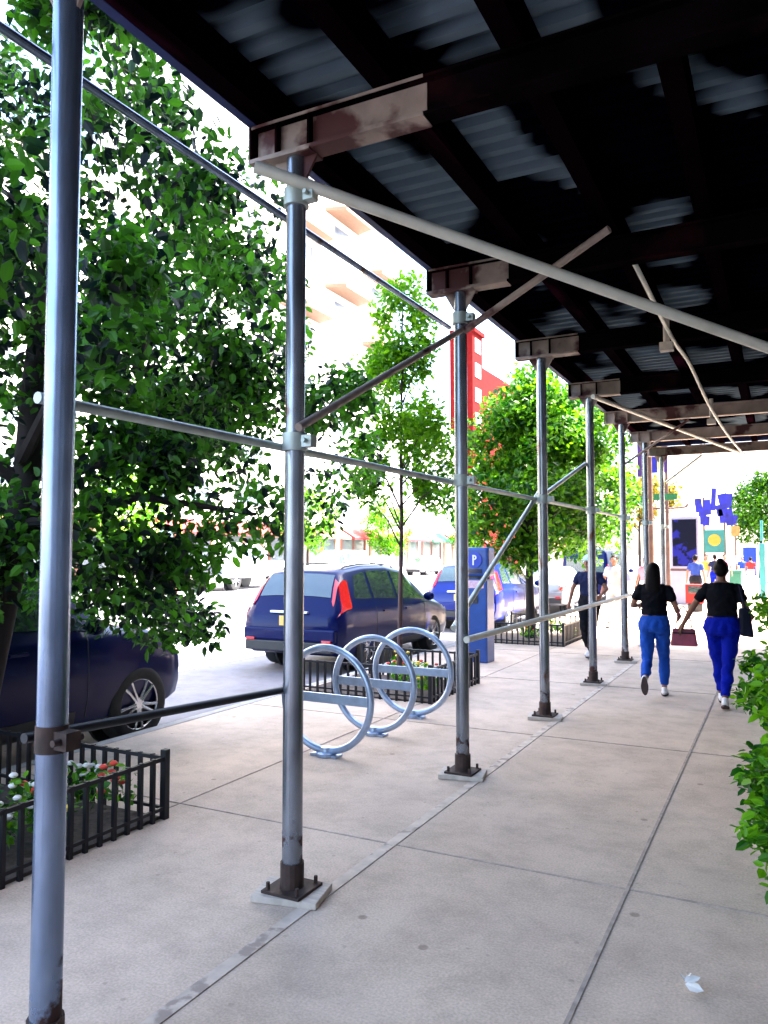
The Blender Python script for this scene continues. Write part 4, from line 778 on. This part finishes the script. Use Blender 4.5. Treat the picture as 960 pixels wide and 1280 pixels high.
simple('newspaper_box', 'red newspaper box on the pavement right of the advertising kiosk', 'newspaper box', [('body', 'red_cloth', (-.25, .25, -.2, .2, .25, .8)), ('stand', 'black_trim', (-.2, .2, -.15, .15, 0, .24)), ('window', 'glass', (-.17, .17, -.215, -.202, .55, .74))], (-2.25, 24.4, 0))
simple('street_booth', 'tall blue booth at the cross street under the far green tree', 'booth', [('body', 'bright_blue_cloth', (-.34, .34, -.34, .34, .6, 2.2)), ('roof', 'plate_white', (-.38, .38, -.38, .38, 2.21, 2.35)), ('base', 'plate_white', (-.34, .34, -.34, .34, 0, .59))], (-1.55, 49.0, -.14))
for (x, y, z, m, lb) in [(-2.0, 43.0, 2.9, 'shop_gold', 'small orange sign on a post beyond the blue banners')]:
    t = thing('street_sign', lb, 'sign', (x, y, 0)); MB().tube([(0, 0, 0), (0, 0, z + .5)], .04, 8).build('post', 'pole_brown', t); MB().box(-.2, .2, -.06, -.045, z - .3, z + .2).build('sign_plate', m, t, bevel=.005)
t = thing('street_sign', 'teal street name sign on a brown post left of the white pickup', 'sign', (-13.8, 15.4, -.15))
t.location = (-24.6, 27, -.15); MB().tube([(0, 0, 0), (0, 0, 3.4)], .13, 10).build('post', 'brown_frame', t); MB().box(-.85, -.05, -.16, -.14, 2.5, 3.1).build('sign_plate', 'cap_teal', t); MB().box(.15, .5, -.16, -.14, 2.6, 3.2).build('sign_plate', 'petal_yellow', t)
for q, (px_, dz) in enumerate([(-5.3, 9.8), (-5.0, 9.9), (-4.2, 10.5), (-3.9, 10.5), (-2.2, 9.2), (-1.7, 9.1), (-2.7, 8.6)]):
    t = thing('bird', 'small dark bird flying in the white sky past the shed end', 'bird', (px_, 62 + q * .4, dz), R(q * 37), 'birds in the sky')
    b = MB(); b.ell((0, 0, 0), (.05, .16, .05), 10, 6); b.build('body', 'bird', t, smooth=True)
    for s in (-1, 1): MB().add([(s * .03, .06, .02), (s * .16, .06, .09), (s * .30, -.02, .05), (s * .15, -.06, .07), (s * .03, -.07, .02), (s * .16, 0, .105)], [(0, 1, 5), (1, 2, 5), (2, 3, 5), (3, 4, 5), (4, 0, 5), (0, 4, 3, 2, 1)]).build('wing', 'bird', t)

t = leaves([(0, 0, .16, .03, 1)], .06, 6, seed=9); t.materials.append(M['petal_white']); o = bpy.data.objects.new('fallen_leaf', t); COL.objects.link(o); o.location = (-.37, 3.3, -.115); tag(o, 'small pale scrap of dry leaves on the pavement near the bottom right', 'leaf litter')
# ------------------------------------------------------------ hedge shrubs by the building
def shrub(x, y, r, h, seed, label, ncl=26):
    rnd = random.Random(seed); t = thing('shrub', label, 'shrub', (x, y, 0), 0, 'shrubs along the building')
    cl = []
    for _ in range(ncl):
        a = rnd.uniform(0, 6.28); z = rnd.uniform(.12, 1) * h; q = r * math.sqrt(max(.05, 1 - (abs(z / h - .5) * 1.5) ** 2)) * rnd.uniform(.3, 1); cl.append((q * math.cos(a), q * math.sin(a), z, rnd.uniform(.11, .17), 1))
    me = leaves(cl, .07, 150, seed=seed, droop=.1); me.materials.append(M['leaf_bush']); o = bpy.data.objects.new('foliage', me); COL.objects.link(o); o.parent = t
    b = MB()
    for c in cl[:12]: b.tube([(0, 0, .0), (c[0] * .4, c[1] * .4, c[2] * .5), c[:3]], [.014, .01, .005], 6)
    b.build('stem', 'bark', t); return t
shrub(.37, 4.55, .62, 1.0, 2, 'nearest leafy green shrub at the right edge of the pavement', 60)
shrub(.30, 8.2, .72, 1.25, 3, 'leafy green shrub at the right edge just before the women', 60)
shrub(.62, 6.3, .55, 1.0, 5, 'leafy green shrub set back between the two right edge shrubs', 40)
bpy.context.view_layer.update()
